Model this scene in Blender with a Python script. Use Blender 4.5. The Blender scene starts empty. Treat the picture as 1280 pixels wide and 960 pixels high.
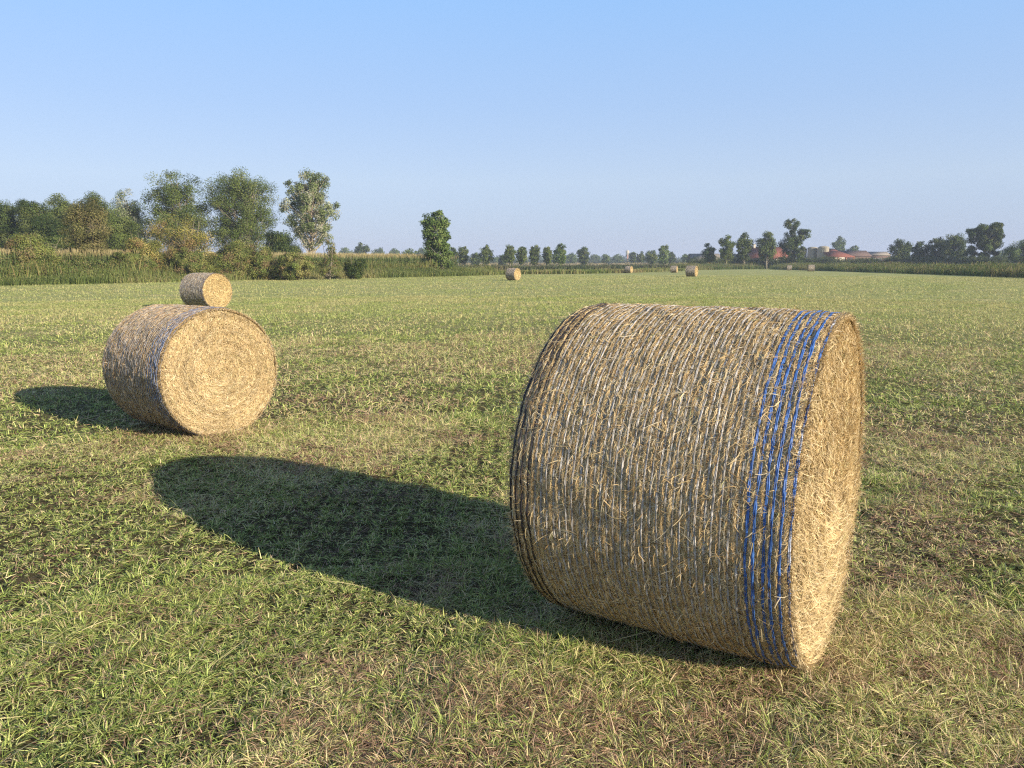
import bpy, math, random
import numpy as np
from mathutils import Vector

# ------------------------------------------------------------------ camera, sky, sun, exposure
sc = bpy.context.scene
C = sc.collection
H_EYE = 1.68
F_PX = 961.0
PITCH = math.atan((480 - 329.0) / F_PX)
SUN_AZ = math.radians(-38.4)      # angle in the ground plane of the direction towards the sun
SUN_EL = math.radians(19.2)

cam_d = bpy.data.cameras.new('camera')
cam_d.sensor_fit = 'HORIZONTAL'
cam_d.sensor_width = 36.0
cam_d.lens = 36.0 * F_PX / 1280.0
cam_d.clip_start = 0.05
cam_d.clip_end = 20000
cam = bpy.data.objects.new('camera', cam_d)
C.objects.link(cam)
cam.location = (0, 0, H_EYE)
cam.rotation_euler = (math.pi / 2 - PITCH, 0, 0)
sc.camera = cam

w = bpy.data.worlds.new('World')
sc.world = w
w.use_nodes = True
nt = w.node_tree
nt.nodes.clear()
wo = nt.nodes.new('ShaderNodeOutputWorld')
bg = nt.nodes.new('ShaderNodeBackground')
sky = nt.nodes.new('ShaderNodeTexSky')
sky.sky_type = 'NISHITA'
sky.sun_disc = False
sky.sun_elevation = SUN_EL
sky.sun_rotation = math.pi / 2 - SUN_AZ
sky.air_density = 1.0
sky.dust_density = 0.6
sky.ozone_density = 3.5
sky.altitude = 100
bg.inputs['Strength'].default_value = 0.10
tint = nt.nodes.new('ShaderNodeMix')
tint.data_type = 'RGBA'; tint.blend_type = 'MULTIPLY'; tint.inputs[0].default_value = 1.0
tint.inputs[7].default_value = (0.98, 0.88, 0.96, 1)
nt.links.new(sky.outputs[0], tint.inputs[6])
# thin high haze: the clear Nishita sky mixed with a paler veil that depends on the height above the horizon
tcw = nt.nodes.new('ShaderNodeTexCoord')
sep = nt.nodes.new('ShaderNodeSeparateXYZ')
nt.links.new(tcw.outputs['Generated'], sep.inputs[0])
veil = nt.nodes.new('ShaderNodeValToRGB')
el = veil.color_ramp.elements
RAWK = 0.10 * 2 ** 0.85 * 10.0


def srgb_raw(r_, g_, b_):
    f = lambda c: ((c / 255 + 0.055) / 1.055) ** 2.4
    return (f(r_) / RAWK, f(g_) / RAWK, f(b_) / RAWK, 1)


el[0].position = 0.0; el[0].color = srgb_raw(176, 192, 226)
el[1].position = 1.0; el[1].color = srgb_raw(112, 134, 168)
for pos_, c_ in ((0.10, (197, 216, 240)), (0.19, (180, 211, 250)), (0.30, (164, 210, 262)), (0.42, (150, 188, 240)), (0.6, (132, 160, 205))):
    e_ = veil.color_ramp.elements.new(pos_); e_.color = srgb_raw(*c_)
nt.links.new(sep.outputs['Z'], veil.inputs[0])
vsc = nt.nodes.new('ShaderNodeVectorMath'); vsc.operation = 'SCALE'; vsc.inputs['Scale'].default_value = 10.0
nt.links.new(veil.outputs[0], vsc.inputs[0])
vm = nt.nodes.new('ShaderNodeMix'); vm.data_type = 'RGBA'; vm.inputs[0].default_value = 0.78
nt.links.new(tint.outputs[2], vm.inputs[6]); nt.links.new(vsc.outputs[0], vm.inputs[7])
nt.links.new(vm.outputs[2], bg.inputs[0])
nt.links.new(bg.outputs[0], wo.inputs[0])

sun_d = bpy.data.lights.new('sun', 'SUN')
sun_d.energy = 5.0
sun_d.angle = math.radians(0.55)
sun_d.color = (1.0, 0.88, 0.69)
sun = bpy.data.objects.new('sun', sun_d)
C.objects.link(sun)
sdir = Vector((math.cos(SUN_AZ) * math.cos(SUN_EL), math.sin(SUN_AZ) * math.cos(SUN_EL), math.sin(SUN_EL)))
sun.rotation_euler = sdir.to_track_quat('Z', 'Y').to_euler()
sun.location = (20, -15, 15)

sc.view_settings.view_transform = 'Standard'
sc.view_settings.look = 'None'
sc.view_settings.exposure = 0.85
sc.view_settings.gamma = 1.0
sc.view_settings.use_curve_mapping = False
sc.cycles.use_denoising = False
sc.cycles.use_adaptive_sampling = False
sc.cycles.sample_clamp_indirect = 4.0
sc.cycles.filter_width = 1.25
sc.cycles.max_bounces = 5
sc.cycles.diffuse_bounces = 3
sc.cycles.transmission_bounces = 3
sc.cycles.volume_bounces = 0
sc.cycles.transparent_max_bounces = 8

HAZE_DENSITY = 0.00040

rng = np.random.default_rng(7)


# ------------------------------------------------------------------ photograph geometry -> world points
def G(px, py):
    """ground point seen at a pixel of the 1280x960 photograph"""
    u = (480.0 - py)
    X = px - 640.0
    Y = F_PX * math.cos(PITCH) + u * math.sin(PITCH)
    Z = -F_PX * math.sin(PITCH) + u * math.cos(PITCH)
    t = -H_EYE / Z
    return (X * t, Y * t)


def XP(px, Y):
    return (px - 640.0) / F_PX * (Y * math.cos(PITCH) + H_EYE * math.sin(PITCH))


def ZP(py, Y):
    return H_EYE + Y * math.tan(math.atan((480.0 - py) / F_PX) - PITCH)


# ------------------------------------------------------------------ noise
def hash2(ix, iy, seed=0):
    h = (ix.astype(np.int64) * 374761393 + iy.astype(np.int64) * 668265263 + seed * 974711) & 0xffffffff
    h = ((h ^ (h >> 13)) * 1274126177) & 0xffffffff
    h = h ^ (h >> 16)
    return (h & 0xffffff) / float(0xffffff)


def vnoise(x, y, seed=0):
    x = np.asarray(x, float); y = np.asarray(y, float)
    ix = np.floor(x); iy = np.floor(y)
    fx = x - ix; fy = y - iy
    fx = fx * fx * (3 - 2 * fx); fy = fy * fy * (3 - 2 * fy)
    a = hash2(ix, iy, seed); b = hash2(ix + 1, iy, seed)
    c = hash2(ix, iy + 1, seed); d = hash2(ix + 1, iy + 1, seed)
    return (a * (1 - fx) + b * fx) * (1 - fy) + (c * (1 - fx) + d * fx) * fy


def fbm(x, y, seed=0, octv=4):
    s = 0; a = 0.5; t = 0
    for k in range(octv):
        s = s + a * vnoise(np.asarray(x) * 2 ** k, np.asarray(y) * 2 ** k, seed + k * 17)
        t += a
        a *= 0.5
    return s / t


def ground_z(x, y):
    r = np.hypot(x, y)
    amp = np.clip(1.0 - r / 90.0, 0, 1)
    return amp * (np.clip(1.0 - r / 25.0, 0, 1) * 0.045 * (fbm(x * 4.5, y * 4.5, 13, 2) - 0.5) + 0.05 * (fbm(x * 1.3, y * 1.3, 3, 3) - 0.5) + 0.06 * (fbm(x * 0.25, y * 0.25, 9, 2) - 0.5))


# ------------------------------------------------------------------ mesh helpers
def mk(name, V, quads=None, tris=None, col=None, mat=None, parent=None, smooth=False):
    me = bpy.data.meshes.new(name)
    V = np.ascontiguousarray(V, dtype=np.float32).reshape(-1, 3)
    me.vertices.add(len(V))
    me.vertices.foreach_set('co', V.ravel())
    idx = []; starts = []; o = 0
    if quads is not None and len(quads):
        q = np.asarray(quads, dtype=np.int32).reshape(-1, 4)
        idx.append(q.ravel()); starts.append(o + 4 * np.arange(len(q), dtype=np.int32)); o += 4 * len(q)
    if tris is not None and len(tris):
        t = np.asarray(tris, dtype=np.int32).reshape(-1, 3)
        idx.append(t.ravel()); starts.append(o + 3 * np.arange(len(t), dtype=np.int32)); o += 3 * len(t)
    idx = np.concatenate(idx); starts = np.concatenate(starts)
    me.loops.add(len(idx)); me.loops.foreach_set('vertex_index', idx)
    me.polygons.add(len(starts)); me.polygons.foreach_set('loop_start', starts)
    if smooth:
        me.polygons.foreach_set('use_smooth', np.ones(len(starts), dtype=bool))
    if col is not None:
        ca = me.color_attributes.new('Col', 'FLOAT_COLOR', 'POINT')
        c4 = np.ones((len(V), 4), dtype=np.float32)
        c4[:, :3] = np.clip(col, 0, 1)
        ca.data.foreach_set('color', c4.ravel())
    me.update(calc_edges=True)
    if mat: me.materials.append(mat)
    ob = bpy.data.objects.new(name, me)
    C.objects.link(ob)
    if parent is not None: ob.parent = parent
    return ob


class Acc:
    """collects pieces of one mesh"""
    def __init__(s): s.V = []; s.Q = []; s.T = []; s.K = []; s.n = 0
    def add(s, V, Q=None, T=None, K=(0.5, 0.5, 0.5)):
        V = np.asarray(V, float).reshape(-1, 3)
        if Q is not None and len(Q): s.Q.append(np.asarray(Q, np.int64).reshape(-1, 4) + s.n)
        if T is not None and len(T): s.T.append(np.asarray(T, np.int64).reshape(-1, 3) + s.n)
        K = np.asarray(K, float)
        if K.ndim == 1: K = np.tile(K, (len(V), 1))
        s.V.append(V); s.K.append(K); s.n += len(V)
    def build(s, name, mat, parent=None, smooth=False):
        return mk(name, np.concatenate(s.V), np.concatenate(s.Q) if s.Q else None, np.concatenate(s.T) if s.T else None,
                  np.concatenate(s.K), mat, parent, smooth)


def ribbons(P, Wd, width, col, taper=None, colvar=None):
    """P (n,k,3) centre lines, Wd (n,3) or (n,k,3) width directions -> V, quads, col"""
    n, k, _ = P.shape
    if taper is None: taper = np.linspace(1, 0.15, k)
    if Wd.ndim == 2: Wd = np.repeat(Wd[:, None, :], k, 1)
    hw = (width[:, None] * taper[None, :] * 0.5)[:, :, None] * Wd
    V = np.stack([P - hw, P + hw], 2)               # n,k,2,3
    base = (np.arange(n) * k * 2)[:, None]
    j = np.arange(k - 1)[None, :] * 2
    a = base + j
    Q = np.stack([a, a + 1, a + 3, a + 2], -1).reshape(-1, 4)
    K = np.repeat(col[:, None, :], k * 2, 1)
    if colvar is not None:
        K = K * np.repeat(colvar, 2)[None, :, None]
    return V.reshape(-1, 3), Q, K.reshape(-1, 3)


def norm(v):
    return v / np.maximum(np.linalg.norm(v, axis=-1, keepdims=True), 1e-9)


def tube(path, radii, sides=6):
    path = np.asarray(path, float); radii = np.asarray(radii, float)
    k = len(path)
    tang = norm(np.gradient(path, axis=0))
    ref = np.array([0.31, 0.17, 0.93]) if abs(tang[0][2]) < 0.8 else np.array([1.0, 0.1, 0.0])
    a = norm(np.cross(tang, ref)); b = np.cross(tang, a)
    th = np.linspace(0, 2 * np.pi, sides, endpoint=False)
    V = path[:, None, :] + radii[:, None, None] * (np.cos(th)[None, :, None] * a[:, None, :] + np.sin(th)[None, :, None] * b[:, None, :])
    Q = []
    for i in range(k - 1):
        for j in range(sides):
            j2 = (j + 1) % sides
            Q.append((i * sides + j, i * sides + j2, (i + 1) * sides + j2, (i + 1) * sides + j))
    return V.reshape(-1, 3), Q


def tag(o, label=None, cat=None, group=None, kind=None):
    if label: o['label'] = label
    if cat: o['category'] = cat
    if group: o['group'] = group
    if kind: o['kind'] = kind
    return o


def empty(name, loc=(0, 0, 0), rz=0.0):
    o = bpy.data.objects.new(name, None)
    o.empty_display_size = 0.3
    o.location = loc
    o.rotation_euler = (0, 0, rz)
    C.objects.link(o)
    return o


# ------------------------------------------------------------------ materials
def new_mat(name):
    m = bpy.data.materials.new(name)
    m.use_nodes = True
    t = m.node_tree
    t.nodes.clear()
    return m, t, t.nodes, t.links


def leaf_mat(name, trans=0.3, rough=0.6, spec=0.25, noise_scale=6.0, var=0.25):
    m, t, N, L = new_mat(name)
    out = N.new('ShaderNodeOutputMaterial')
    at = N.new('ShaderNodeAttribute'); at.attribute_name = 'Col'
    tc = N.new('ShaderNodeTexCoord')
    no = N.new('ShaderNodeTexNoise'); no.inputs['Scale'].default_value = noise_scale; no.inputs['Detail'].default_value = 3
    L.new(tc.outputs['Object'], no.inputs['Vector'])
    mr = N.new('ShaderNodeMapRange'); mr.inputs[3].default_value = 1 - var; mr.inputs[4].default_value = 1 + var
    L.new(no.outputs['Fac'], mr.inputs[0])
    mx = N.new('ShaderNodeVectorMath'); mx.operation = 'SCALE'
    L.new(at.outputs['Color'], mx.inputs[0]); L.new(mr.outputs[0], mx.inputs['Scale'])
    p = N.new('ShaderNodeBsdfPrincipled')
    p.inputs['Roughness'].default_value = rough
    p.inputs['Specular IOR Level'].default_value = spec
    L.new(mx.outputs[0], p.inputs['Base Color'])
    tr = N.new('ShaderNodeBsdfTranslucent')
    L.new(mx.outputs[0], tr.inputs['Color'])
    ms = N.new('ShaderNodeMixShader'); ms.inputs[0].default_value = trans
    L.new(p.outputs[0], ms.inputs[1]); L.new(tr.outputs[0], ms.inputs[2])
    L.new(ms.outputs[0], out.inputs[0])
    return m


def solid_mat(name, col, col2=None, scale=3.0, rough=0.8, bump=0.0, stretch=(1, 1, 1), spec=0.2, metallic=0.0, attr=False):
    m, t, N, L = new_mat(name)
    out = N.new('ShaderNodeOutputMaterial')
    tc = N.new('ShaderNodeTexCoord')
    mp = N.new('ShaderNodeMapping'); mp.inputs['Scale'].default_value = stretch
    L.new(tc.outputs['Object'], mp.inputs[0])
    no = N.new('ShaderNodeTexNoise'); no.inputs['Scale'].default_value = scale; no.inputs['Detail'].default_value = 6
    no.inputs['Roughness'].default_value = 0.65
    L.new(mp.outputs[0], no.inputs['Vector'])
    cr = N.new('ShaderNodeValToRGB')
    cr.color_ramp.elements[0].position = 0.3; cr.color_ramp.elements[1].position = 0.7
    cr.color_ramp.elements[0].color = (*col, 1); cr.color_ramp.elements[1].color = (*(col2 or col), 1)
    L.new(no.outputs['Fac'], cr.inputs[0])
    p = N.new('ShaderNodeBsdfPrincipled')
    p.inputs['Roughness'].default_value = rough
    p.inputs['Specular IOR Level'].default_value = spec
    p.inputs['Metallic'].default_value = metallic
    src = cr.outputs[0]
    if attr:
        at = N.new('ShaderNodeAttribute'); at.attribute_name = 'Col'
        mm = N.new('ShaderNodeMix'); mm.data_type = 'RGBA'; mm.blend_type = 'MULTIPLY'; mm.inputs[0].default_value = 1
        L.new(cr.outputs[0], mm.inputs[6]); L.new(at.outputs['Color'], mm.inputs[7])
        src = mm.outputs[2]
    L.new(src, p.inputs['Base Color'])
    if bump:
        b = N.new('ShaderNodeBump'); b.inputs['Strength'].default_value = 1.0; b.inputs['Distance'].default_value = bump
        L.new(no.outputs['Fac'], b.inputs['Height']); L.new(b.outputs[0], p.inputs['Normal'])
    L.new(p.outputs[0], out.inputs[0])
    return m


def ground_mat():
    m, t, N, L = new_mat('meadow_ground')
    out = N.new('ShaderNodeOutputMaterial')
    tc = N.new('ShaderNodeTexCoord')

    def noise(scale, detail, stretch=(1, 1, 1), rot=0.0, rough=0.6):
        mp = N.new('ShaderNodeMapping'); mp.inputs['Scale'].default_value = stretch; mp.inputs['Rotation'].default_value = (0, 0, rot)
        L.new(tc.outputs['Object'], mp.inputs[0])
        n = N.new('ShaderNodeTexNoise'); n.inputs['Scale'].default_value = scale; n.inputs['Detail'].default_value = detail
        n.inputs['Roughness'].default_value = rough
        L.new(mp.outputs[0], n.inputs['Vector'])
        return n

    def mixc(f, a, b):
        mm = N.new('ShaderNodeMix'); mm.data_type = 'RGBA'
        if hasattr(f, 'links'): L.new(f, mm.inputs[0])
        else: mm.inputs[0].default_value = f
        for s, k in ((a, 6), (b, 7)):
            if isinstance(s, tuple): mm.inputs[k].default_value = (*s, 1)
            else: L.new(s, mm.inputs[k])
        return mm.outputs[2]

    def ramp(n, lo, hi):
        mr = N.new('ShaderNodeMapRange'); mr.interpolation_type = 'SMOOTHSTEP'
        mr.inputs[1].default_value = lo; mr.inputs[2].default_value = hi
        L.new(n.outputs['Fac'], mr.inputs[0])
        return mr.outputs[0]
    patch = noise(0.35, 6, rough=0.7)
    mrot = N.new('ShaderNodeMapping'); mrot.inputs['Rotation'].default_value = (0, 0, math.radians(32.8))
    L.new(tc.outputs['Object'], mrot.inputs[0])
    mscl = N.new('ShaderNodeMapping'); mscl.inputs['Scale'].default_value = (1.0, 0.05, 1.0)
    L.new(mrot.outputs[0], mscl.inputs[0])
    swath = N.new('ShaderNodeTexNoise'); swath.inputs['Scale'].default_value = 0.55; swath.inputs['Detail'].default_value = 5
    L.new(mscl.outputs[0], swath.inputs['Vector'])
    fine = noise(14, 8, rough=0.75)
    grain = noise(60, 4, rough=0.7)
    c1 = mixc(ramp(fine, 0.35, 0.65), GROUND_A, GROUND_B)
    c2 = mixc(ramp(patch, 0.52, 0.68), c1, GROUND_C)
    c3 = mixc(ramp(swath, 0.5, 0.66), c2, GROUND_D)
    mul = N.new('ShaderNodeVectorMath'); mul.operation = 'SCALE'
    mr = N.new('ShaderNodeMapRange'); mr.inputs[1].default_value = 0.3; mr.inputs[2].default_value = 0.7
    mr.inputs[3].default_value = 0.55; mr.inputs[4].default_value = 1.45
    L.new(grain.outputs['Fac'], mr.inputs[0]); L.new(c3, mul.inputs[0]); L.new(mr.outputs[0], mul.inputs['Scale'])
    p = N.new('ShaderNodeBsdfPrincipled'); p.inputs['Roughness'].default_value = 0.9
    p.inputs['Specular IOR Level'].default_value = 0.1
    # bare soil and thatch between the modelled blades, closed turf where no blades are modelled
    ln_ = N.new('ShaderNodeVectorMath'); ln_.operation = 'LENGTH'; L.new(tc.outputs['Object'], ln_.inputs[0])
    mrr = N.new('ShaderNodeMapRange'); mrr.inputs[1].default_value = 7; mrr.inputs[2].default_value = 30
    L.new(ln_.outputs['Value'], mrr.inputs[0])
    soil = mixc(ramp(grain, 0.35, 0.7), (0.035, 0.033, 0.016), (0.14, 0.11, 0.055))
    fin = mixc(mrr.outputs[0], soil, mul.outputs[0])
    L.new(fin, p.inputs['Base Color'])
    b = N.new('ShaderNodeBump'); b.inputs['Strength'].default_value = 0.8; b.inputs['Distance'].default_value = 0.05
    L.new(fine.outputs['Fac'], b.inputs['Height']); L.new(b.outputs[0], p.inputs['Normal'])
    L.new(p.outputs[0], out.inputs[0])
    return m


GROUND_A = (0.24, 0.255, 0.085)
GROUND_B = (0.38, 0.39, 0.15)
GROUND_C = (0.44, 0.37, 0.19)
GROUND_D = (0.27, 0.29, 0.10)

M_ground = ground_mat()
M_blade = leaf_mat('grass_blades', 0.3, 0.55, 0.3, 25, 0.15)
M_straw_bit = leaf_mat('straw_strands', 0.15, 0.5, 0.35, 40, 0.2)
M_core = solid_mat('bale_core', (0.10, 0.072, 0.035), (0.23, 0.165, 0.08), 30, 0.9, 0.01, (0.6, 2.0, 2.0), attr=True)
M_net = solid_mat('net_plastic', (0.7, 0.7, 0.7), (1.0, 1.0, 1.0), 90, 0.4, 0, spec=0.5, attr=True)
M_bark = solid_mat('bark', (0.55, 0.52, 0.48), (1.0, 0.98, 0.92), 4, 0.9, 0.02, (3, 3, 0.6), attr=True)
M_leaf = leaf_mat('tree_leaves', 0.25, 0.65, 0.12, 0.7, 0.25)
M_verge = leaf_mat('verge_plants', 0.3, 0.6, 0.2, 0.5, 0.25)

# ------------------------------------------------------------------ ground: one sheet to the horizon
rr = np.concatenate([[0.0], np.geomspace(0.5, 100, 300), np.geomspace(104, 4000, 60)])
na = 540
th = np.linspace(0, 2 * np.pi, na, endpoint=False)
Rg, Tg = np.meshgrid(rr, th, indexing='ij')
X = Rg * np.cos(Tg); Y = Rg * np.sin(Tg)
Z = ground_z(X, Y) - 0.006
V = np.stack([X, Y, Z], -1).reshape(-1, 3)
i = np.arange(len(rr) - 1)[:, None]; j = np.arange(na)[None, :]; j2 = (j + 1) % na
Q = np.stack([i * na + j, (i + 1) * na + j, (i + 1) * na + j2, i * na + j2], -1).reshape(-1, 4)
Q = Q[na:]
T = [(0, na + k, na + (k + 1) % na) for k in range(na)]
tag(mk('meadow_ground', V, Q, T, None, M_ground, smooth=True), kind='structure')

# ------------------------------------------------------------------ grass: near blades to far tufts
PAL = np.array([
    [0.19, 0.26, 0.055],     # fresh green
    [0.355, 0.43, 0.11],     # light green
    [0.545, 0.575, 0.20],      # yellow green
    [0.70, 0.60, 0.31],      # dry yellow
    [0.64, 0.48, 0.30],      # tan
    [0.24, 0.145, 0.09],     # brown
    [0.055, 0.10, 0.03],     # deep green
])


def patchiness(x, y):
    dry = fbm(x * 0.55, y * 0.55, 21, 4) + 0.35 * (fbm(x * 2.6, y * 2.6, 31, 3) - 0.5)
    ca, sa = math.cos(math.radians(32.8)), math.sin(math.radians(32.8))
    sw = fbm((x * ca - y * sa) * 0.55, (x * sa + y * ca) * 0.03, 77, 3)
    c = x * ca - y * sa + 0.25 * (fbm(x * .3, y * .3, 66, 2) - .5)
    for c0, wd, k in ((-0.4, 0.34, 0.22), (1.5, 0.3, 0.12), (-5.2, 0.4, 0.12), (-7.1, 0.4, 0.14), (-12.5, .5, .12), (-14.4, .5, .12), (-21, .6, .1), (-23, .6, .1)):
        dry = dry + k * np.exp(-((c - c0) / wd) ** 2)
    return dry + 0.65 * (sw - 0.5) + 0.25 * (fbm(x * 1.4, y * 1.4, 44, 2) - 0.5)


def pick_colors(x, y, dryness):
    n = len(x)
    d = np.clip((patchiness(x, y) - 0.40) / 0.2, 0, 1)
    d = np.clip(d * 0.7 + dryness, 0, 1)
    pg = np.array([0.23, 0.30, 0.22, 0.07, 0.04, 0.03, 0.11])
    pd = np.array([0.04, 0.12, 0.20, 0.21, 0.24, 0.16, 0.03])
    P = pg[None] * (1 - d[:, None]) + pd[None] * d[:, None]
    cum = np.cumsum(P, 1); cum /= cum[:, -1:]
    r = rng.random(n)
    k = (r[:, None] > cum).sum(1)
    c = PAL[k]
    c = c * rng.uniform(0.78, 1.4, (n, 1)) * rng.uniform(0.93, 1.07, (n, 3))
    # single blades merge with distance: a far tuft has the average colour of its patch
    rd = np.hypot(x, y)
    mixk = np.clip((rd - 12) / 35, 0, 0.9)[:, None]
    avg = P @ PAL / P.sum(1, keepdims=True)
    return c * (1 - mixk) + avg * 1.05 * mixk, d


def sample_sector(n, r0, r1, half):
    r = np.sqrt(rng.uniform(r0 * r0, r1 * r1, n))
    a = rng.uniform(-half, half, n)
    return r * np.sin(a), r * np.cos(a)


def tall_mask(x, y):
    return fbm(x * 1.1, y * 1.1, 55, 3)


def blades(n, r0, r1, half, L0, L1, w0, w1, k, flat, dryness, zoff=0.0):
    x, y = sample_sector(n, r0, r1, half)
    # clumping: pull roots towards tuft centres
    cell = 0.085 * (1 + r0 / 7)
    cx = (np.floor(x / cell) + 0.2 + 0.6 * hash2(np.floor(x / cell), np.floor(y / cell), 5)) * cell
    cy = (np.floor(y / cell) + 0.2 + 0.6 * hash2(np.floor(x / cell), np.floor(y / cell), 6)) * cell
    pull = rng.uniform(0, 0.75, n) * np.where(flat > 1, 0.3, 1.0)
    tcx, tcy = cx - x, cy - y
    x = x + (cx - x) * pull; y = y + (cy - y) * pull
    if dryness > 0.3:
        kp = rng.random(n) < np.clip((patchiness(x, y) - 0.36) / 0.2, 0.25, 1)
        x, y, tcx, tcy = x[kp], y[kp], tcx[kp], tcy[kp]; n = len(x)
    if dryness < 0.3 and r1 < 20:
        kp = rng.random(n) < np.clip(0.72 + 2.2 * (fbm(x * 6.5, y * 6.5, 63, 3) - 0.47), 0.3, 1)
        x, y, tcx, tcy = x[kp], y[kp], tcx[kp], tcy[kp]; n = len(x)
    col, d = pick_colors(x, y, dryness)
    if dryness > 0.3:
        dead = rng.random(n) < np.clip((fbm(x * 2.3, y * 2.3, 71, 3) - 0.5) / 0.12, 0, 0.75)
        col[dead] = np.array([0.42, 0.26, 0.17]) * rng.uniform(0.5, 1.25, (dead.sum(), 1))
    tm = tall_mask(x, y)
    L = rng.uniform(L0, L1, n) * (0.55 + 1.6 * np.clip(tm, 0, 1) ** 2) * np.where(rng.random(n) < 0.04, 1.7, 1.0)
    wdt = rng.uniform(w0, w1, n)
    phi = np.where(rng.random(n) < 0.55, np.arctan2(-tcy, -tcx) + rng.normal(0, 0.6, n), rng.uniform(0, 2 * np.pi, n) + 0.8 * np.sin(fbm(x * .8, y * .8, 91, 2) * 9))
    a0 = np.clip(rng.normal(flat * 1.25, 0.42, n), 0.0, 1.55)
    a1 = np.clip(a0 + rng.uniform(0.1, 1.1, n), 0, 1.75)
    t = np.linspace(0, 1, k)
    ang = a0[:, None] + (a1 - a0)[:, None] * t[None, :]
    sl = L[:, None] / (k - 1)
    dx = np.sin(ang) * sl; dz = np.cos(ang) * sl
    hx = np.concatenate([np.zeros((n, 1)), np.cumsum(dx[:, :-1], 1)], 1)
    hz = np.concatenate([np.zeros((n, 1)), np.cumsum(dz[:, :-1], 1)], 1)
    P = np.stack([x[:, None] + hx * np.cos(phi)[:, None], y[:, None] + hx * np.sin(phi)[:, None],
                  (ground_z(x, y) + zoff)[:, None] + rng.uniform(0, 0.02, n)[:, None] * flat + np.maximum(hz, -0.005)], -1)
    tw = rng.normal(0, 0.6, n)
    Wd = norm(np.stack([-np.sin(phi), np.cos(phi), tw], -1))
    return ribbons(P, Wd, wdt, col, None, np.linspace(0.9, 1.1, k))


g = Acc()
hf = math.radians(46)
g.add(*blades(150000, 1.3, 4.2, hf, 0.03, 0.085, 0.0022, 0.0048, 4, 0.62, 0.0)[:2], None, None) if False else None
for args in (
    (340000, 1.3, 4.2, math.radians(52), 0.018, 0.060, 0.0019, 0.0054, 4, 1.0, 0.02),
    (360000, 4.0, 8.5, math.radians(44), 0.020, 0.066, 0.003, 0.0070, 3, 1.0, 0.02),
    (270000, 8.0, 18.0, math.radians(42), 0.035, 0.09, 0.006, 0.013, 3, 0.95, 0.02),
    (260000, 17.0, 40.0, math.radians(41), 0.04, 0.10, 0.012, 0.022, 3, 0.85, 0.02),
    (200000, 39.0, 110.0, math.radians(40), 0.05, 0.12, 0.028, 0.05, 2, 0.95, 0.02),
):
    v, q, kc = blades(*args)
    g.add(v, q, None, kc)
tag(g.build('grass', M_blade), 'short mown yellow green grass covering the hay field', 'grass', kind='stuff')

g = Acc()
for args in (
    (230000, 1.3, 4.2, math.radians(52), 0.010, 0.065, 0.0015, 0.0035, 4, 1.12, 0.55, 0.006),
    (190000, 4.0, 8.5, math.radians(44), 0.015, 0.08, 0.002, 0.0045, 3, 1.12, 0.55, 0.008),
    (90000, 8.0, 18.0, math.radians(42), 0.04, 0.12, 0.004, 0.008, 3, 1.1, 0.6, 0.01),
):
    v, q, kc = blades(*args)
    g.add(v, q, None, kc)
# long single stems lying across the stubble
n = 1500
x, y = sample_sector(n, 1.6, 9, math.radians(45))
L = rng.uniform(0.10, 0.24, n); phi = rng.uniform(0, 6.28, n); t = np.linspace(-0.5, 0.5, 4)
bend = rng.normal(0, 0.25, n)
P = np.stack([x[:, None] + L[:, None] * (t[None] * np.cos(phi)[:, None] - bend[:, None] * t[None] ** 2 * np.sin(phi)[:, None]),
              y[:, None] + L[:, None] * (t[None] * np.sin(phi)[:, None] + bend[:, None] * t[None] ** 2 * np.cos(phi)[:, None]),
              ground_z(x, y)[:, None] + rng.uniform(0.015, 0.05, n)[:, None] + t[None] * rng.normal(0, 0.03, n)[:, None]], -1)
Wd = norm(np.stack([-np.sin(phi), np.cos(phi), rng.normal(0, 0.4, n)], -1))
v, q, kc = ribbons(P, Wd, rng.uniform(0.002, 0.0045, n), np.array([0.5, 0.44, 0.22])[None] * rng.uniform(0.6, 1.15, (n, 1)) * np.array([[1, 1, 1]]), np.array([.6, 1, 1, .5]))
g.add(v, q, None, kc)
for (bx, by, br, bl, ba, nn_) in ((0.872, 3.45, 0.75, 1.125, -0.567, 5000), (-3.22, 7.72, 0.645, 1.12, -0.66, 3500)):
    u_ = rng.uniform(-bl / 2 - .12, bl / 2 + .22, nn_); v_ = rng.normal(0, 0.26, nn_)
    x = bx + u_ * math.cos(ba) - v_ * math.sin(ba); y = by + u_ * math.sin(ba) + v_ * math.cos(ba)
    L = rng.uniform(0.02, 0.09, nn_); phi = rng.uniform(0, 6.28, nn_); t = np.linspace(-.5, .5, 3)
    P = np.stack([x[:, None] + L[:, None] * t * np.cos(phi)[:, None], y[:, None] + L[:, None] * t * np.sin(phi)[:, None],
                  ground_z(x, y)[:, None] + rng.uniform(0.01, 0.05, nn_)[:, None] + t * rng.normal(0, .02, nn_)[:, None]], -1)
    v, q, kc = ribbons(P, norm(np.stack([-np.sin(phi), np.cos(phi), rng.normal(0, .4, nn_)], -1)), rng.uniform(.0015, .0035, nn_) * (1 if by < 5 else 1.5),
                       np.array([.6, .47, .24])[None] * rng.uniform(.5, 1.15, (nn_, 1)), np.array([.7, 1, .6]))
    g.add(v, q, None, kc)
tag(g.build('cut_straw_litter', M_straw_bit), 'dry tan cut stalks strewn over the mown grass', 'straw', kind='stuff')


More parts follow.
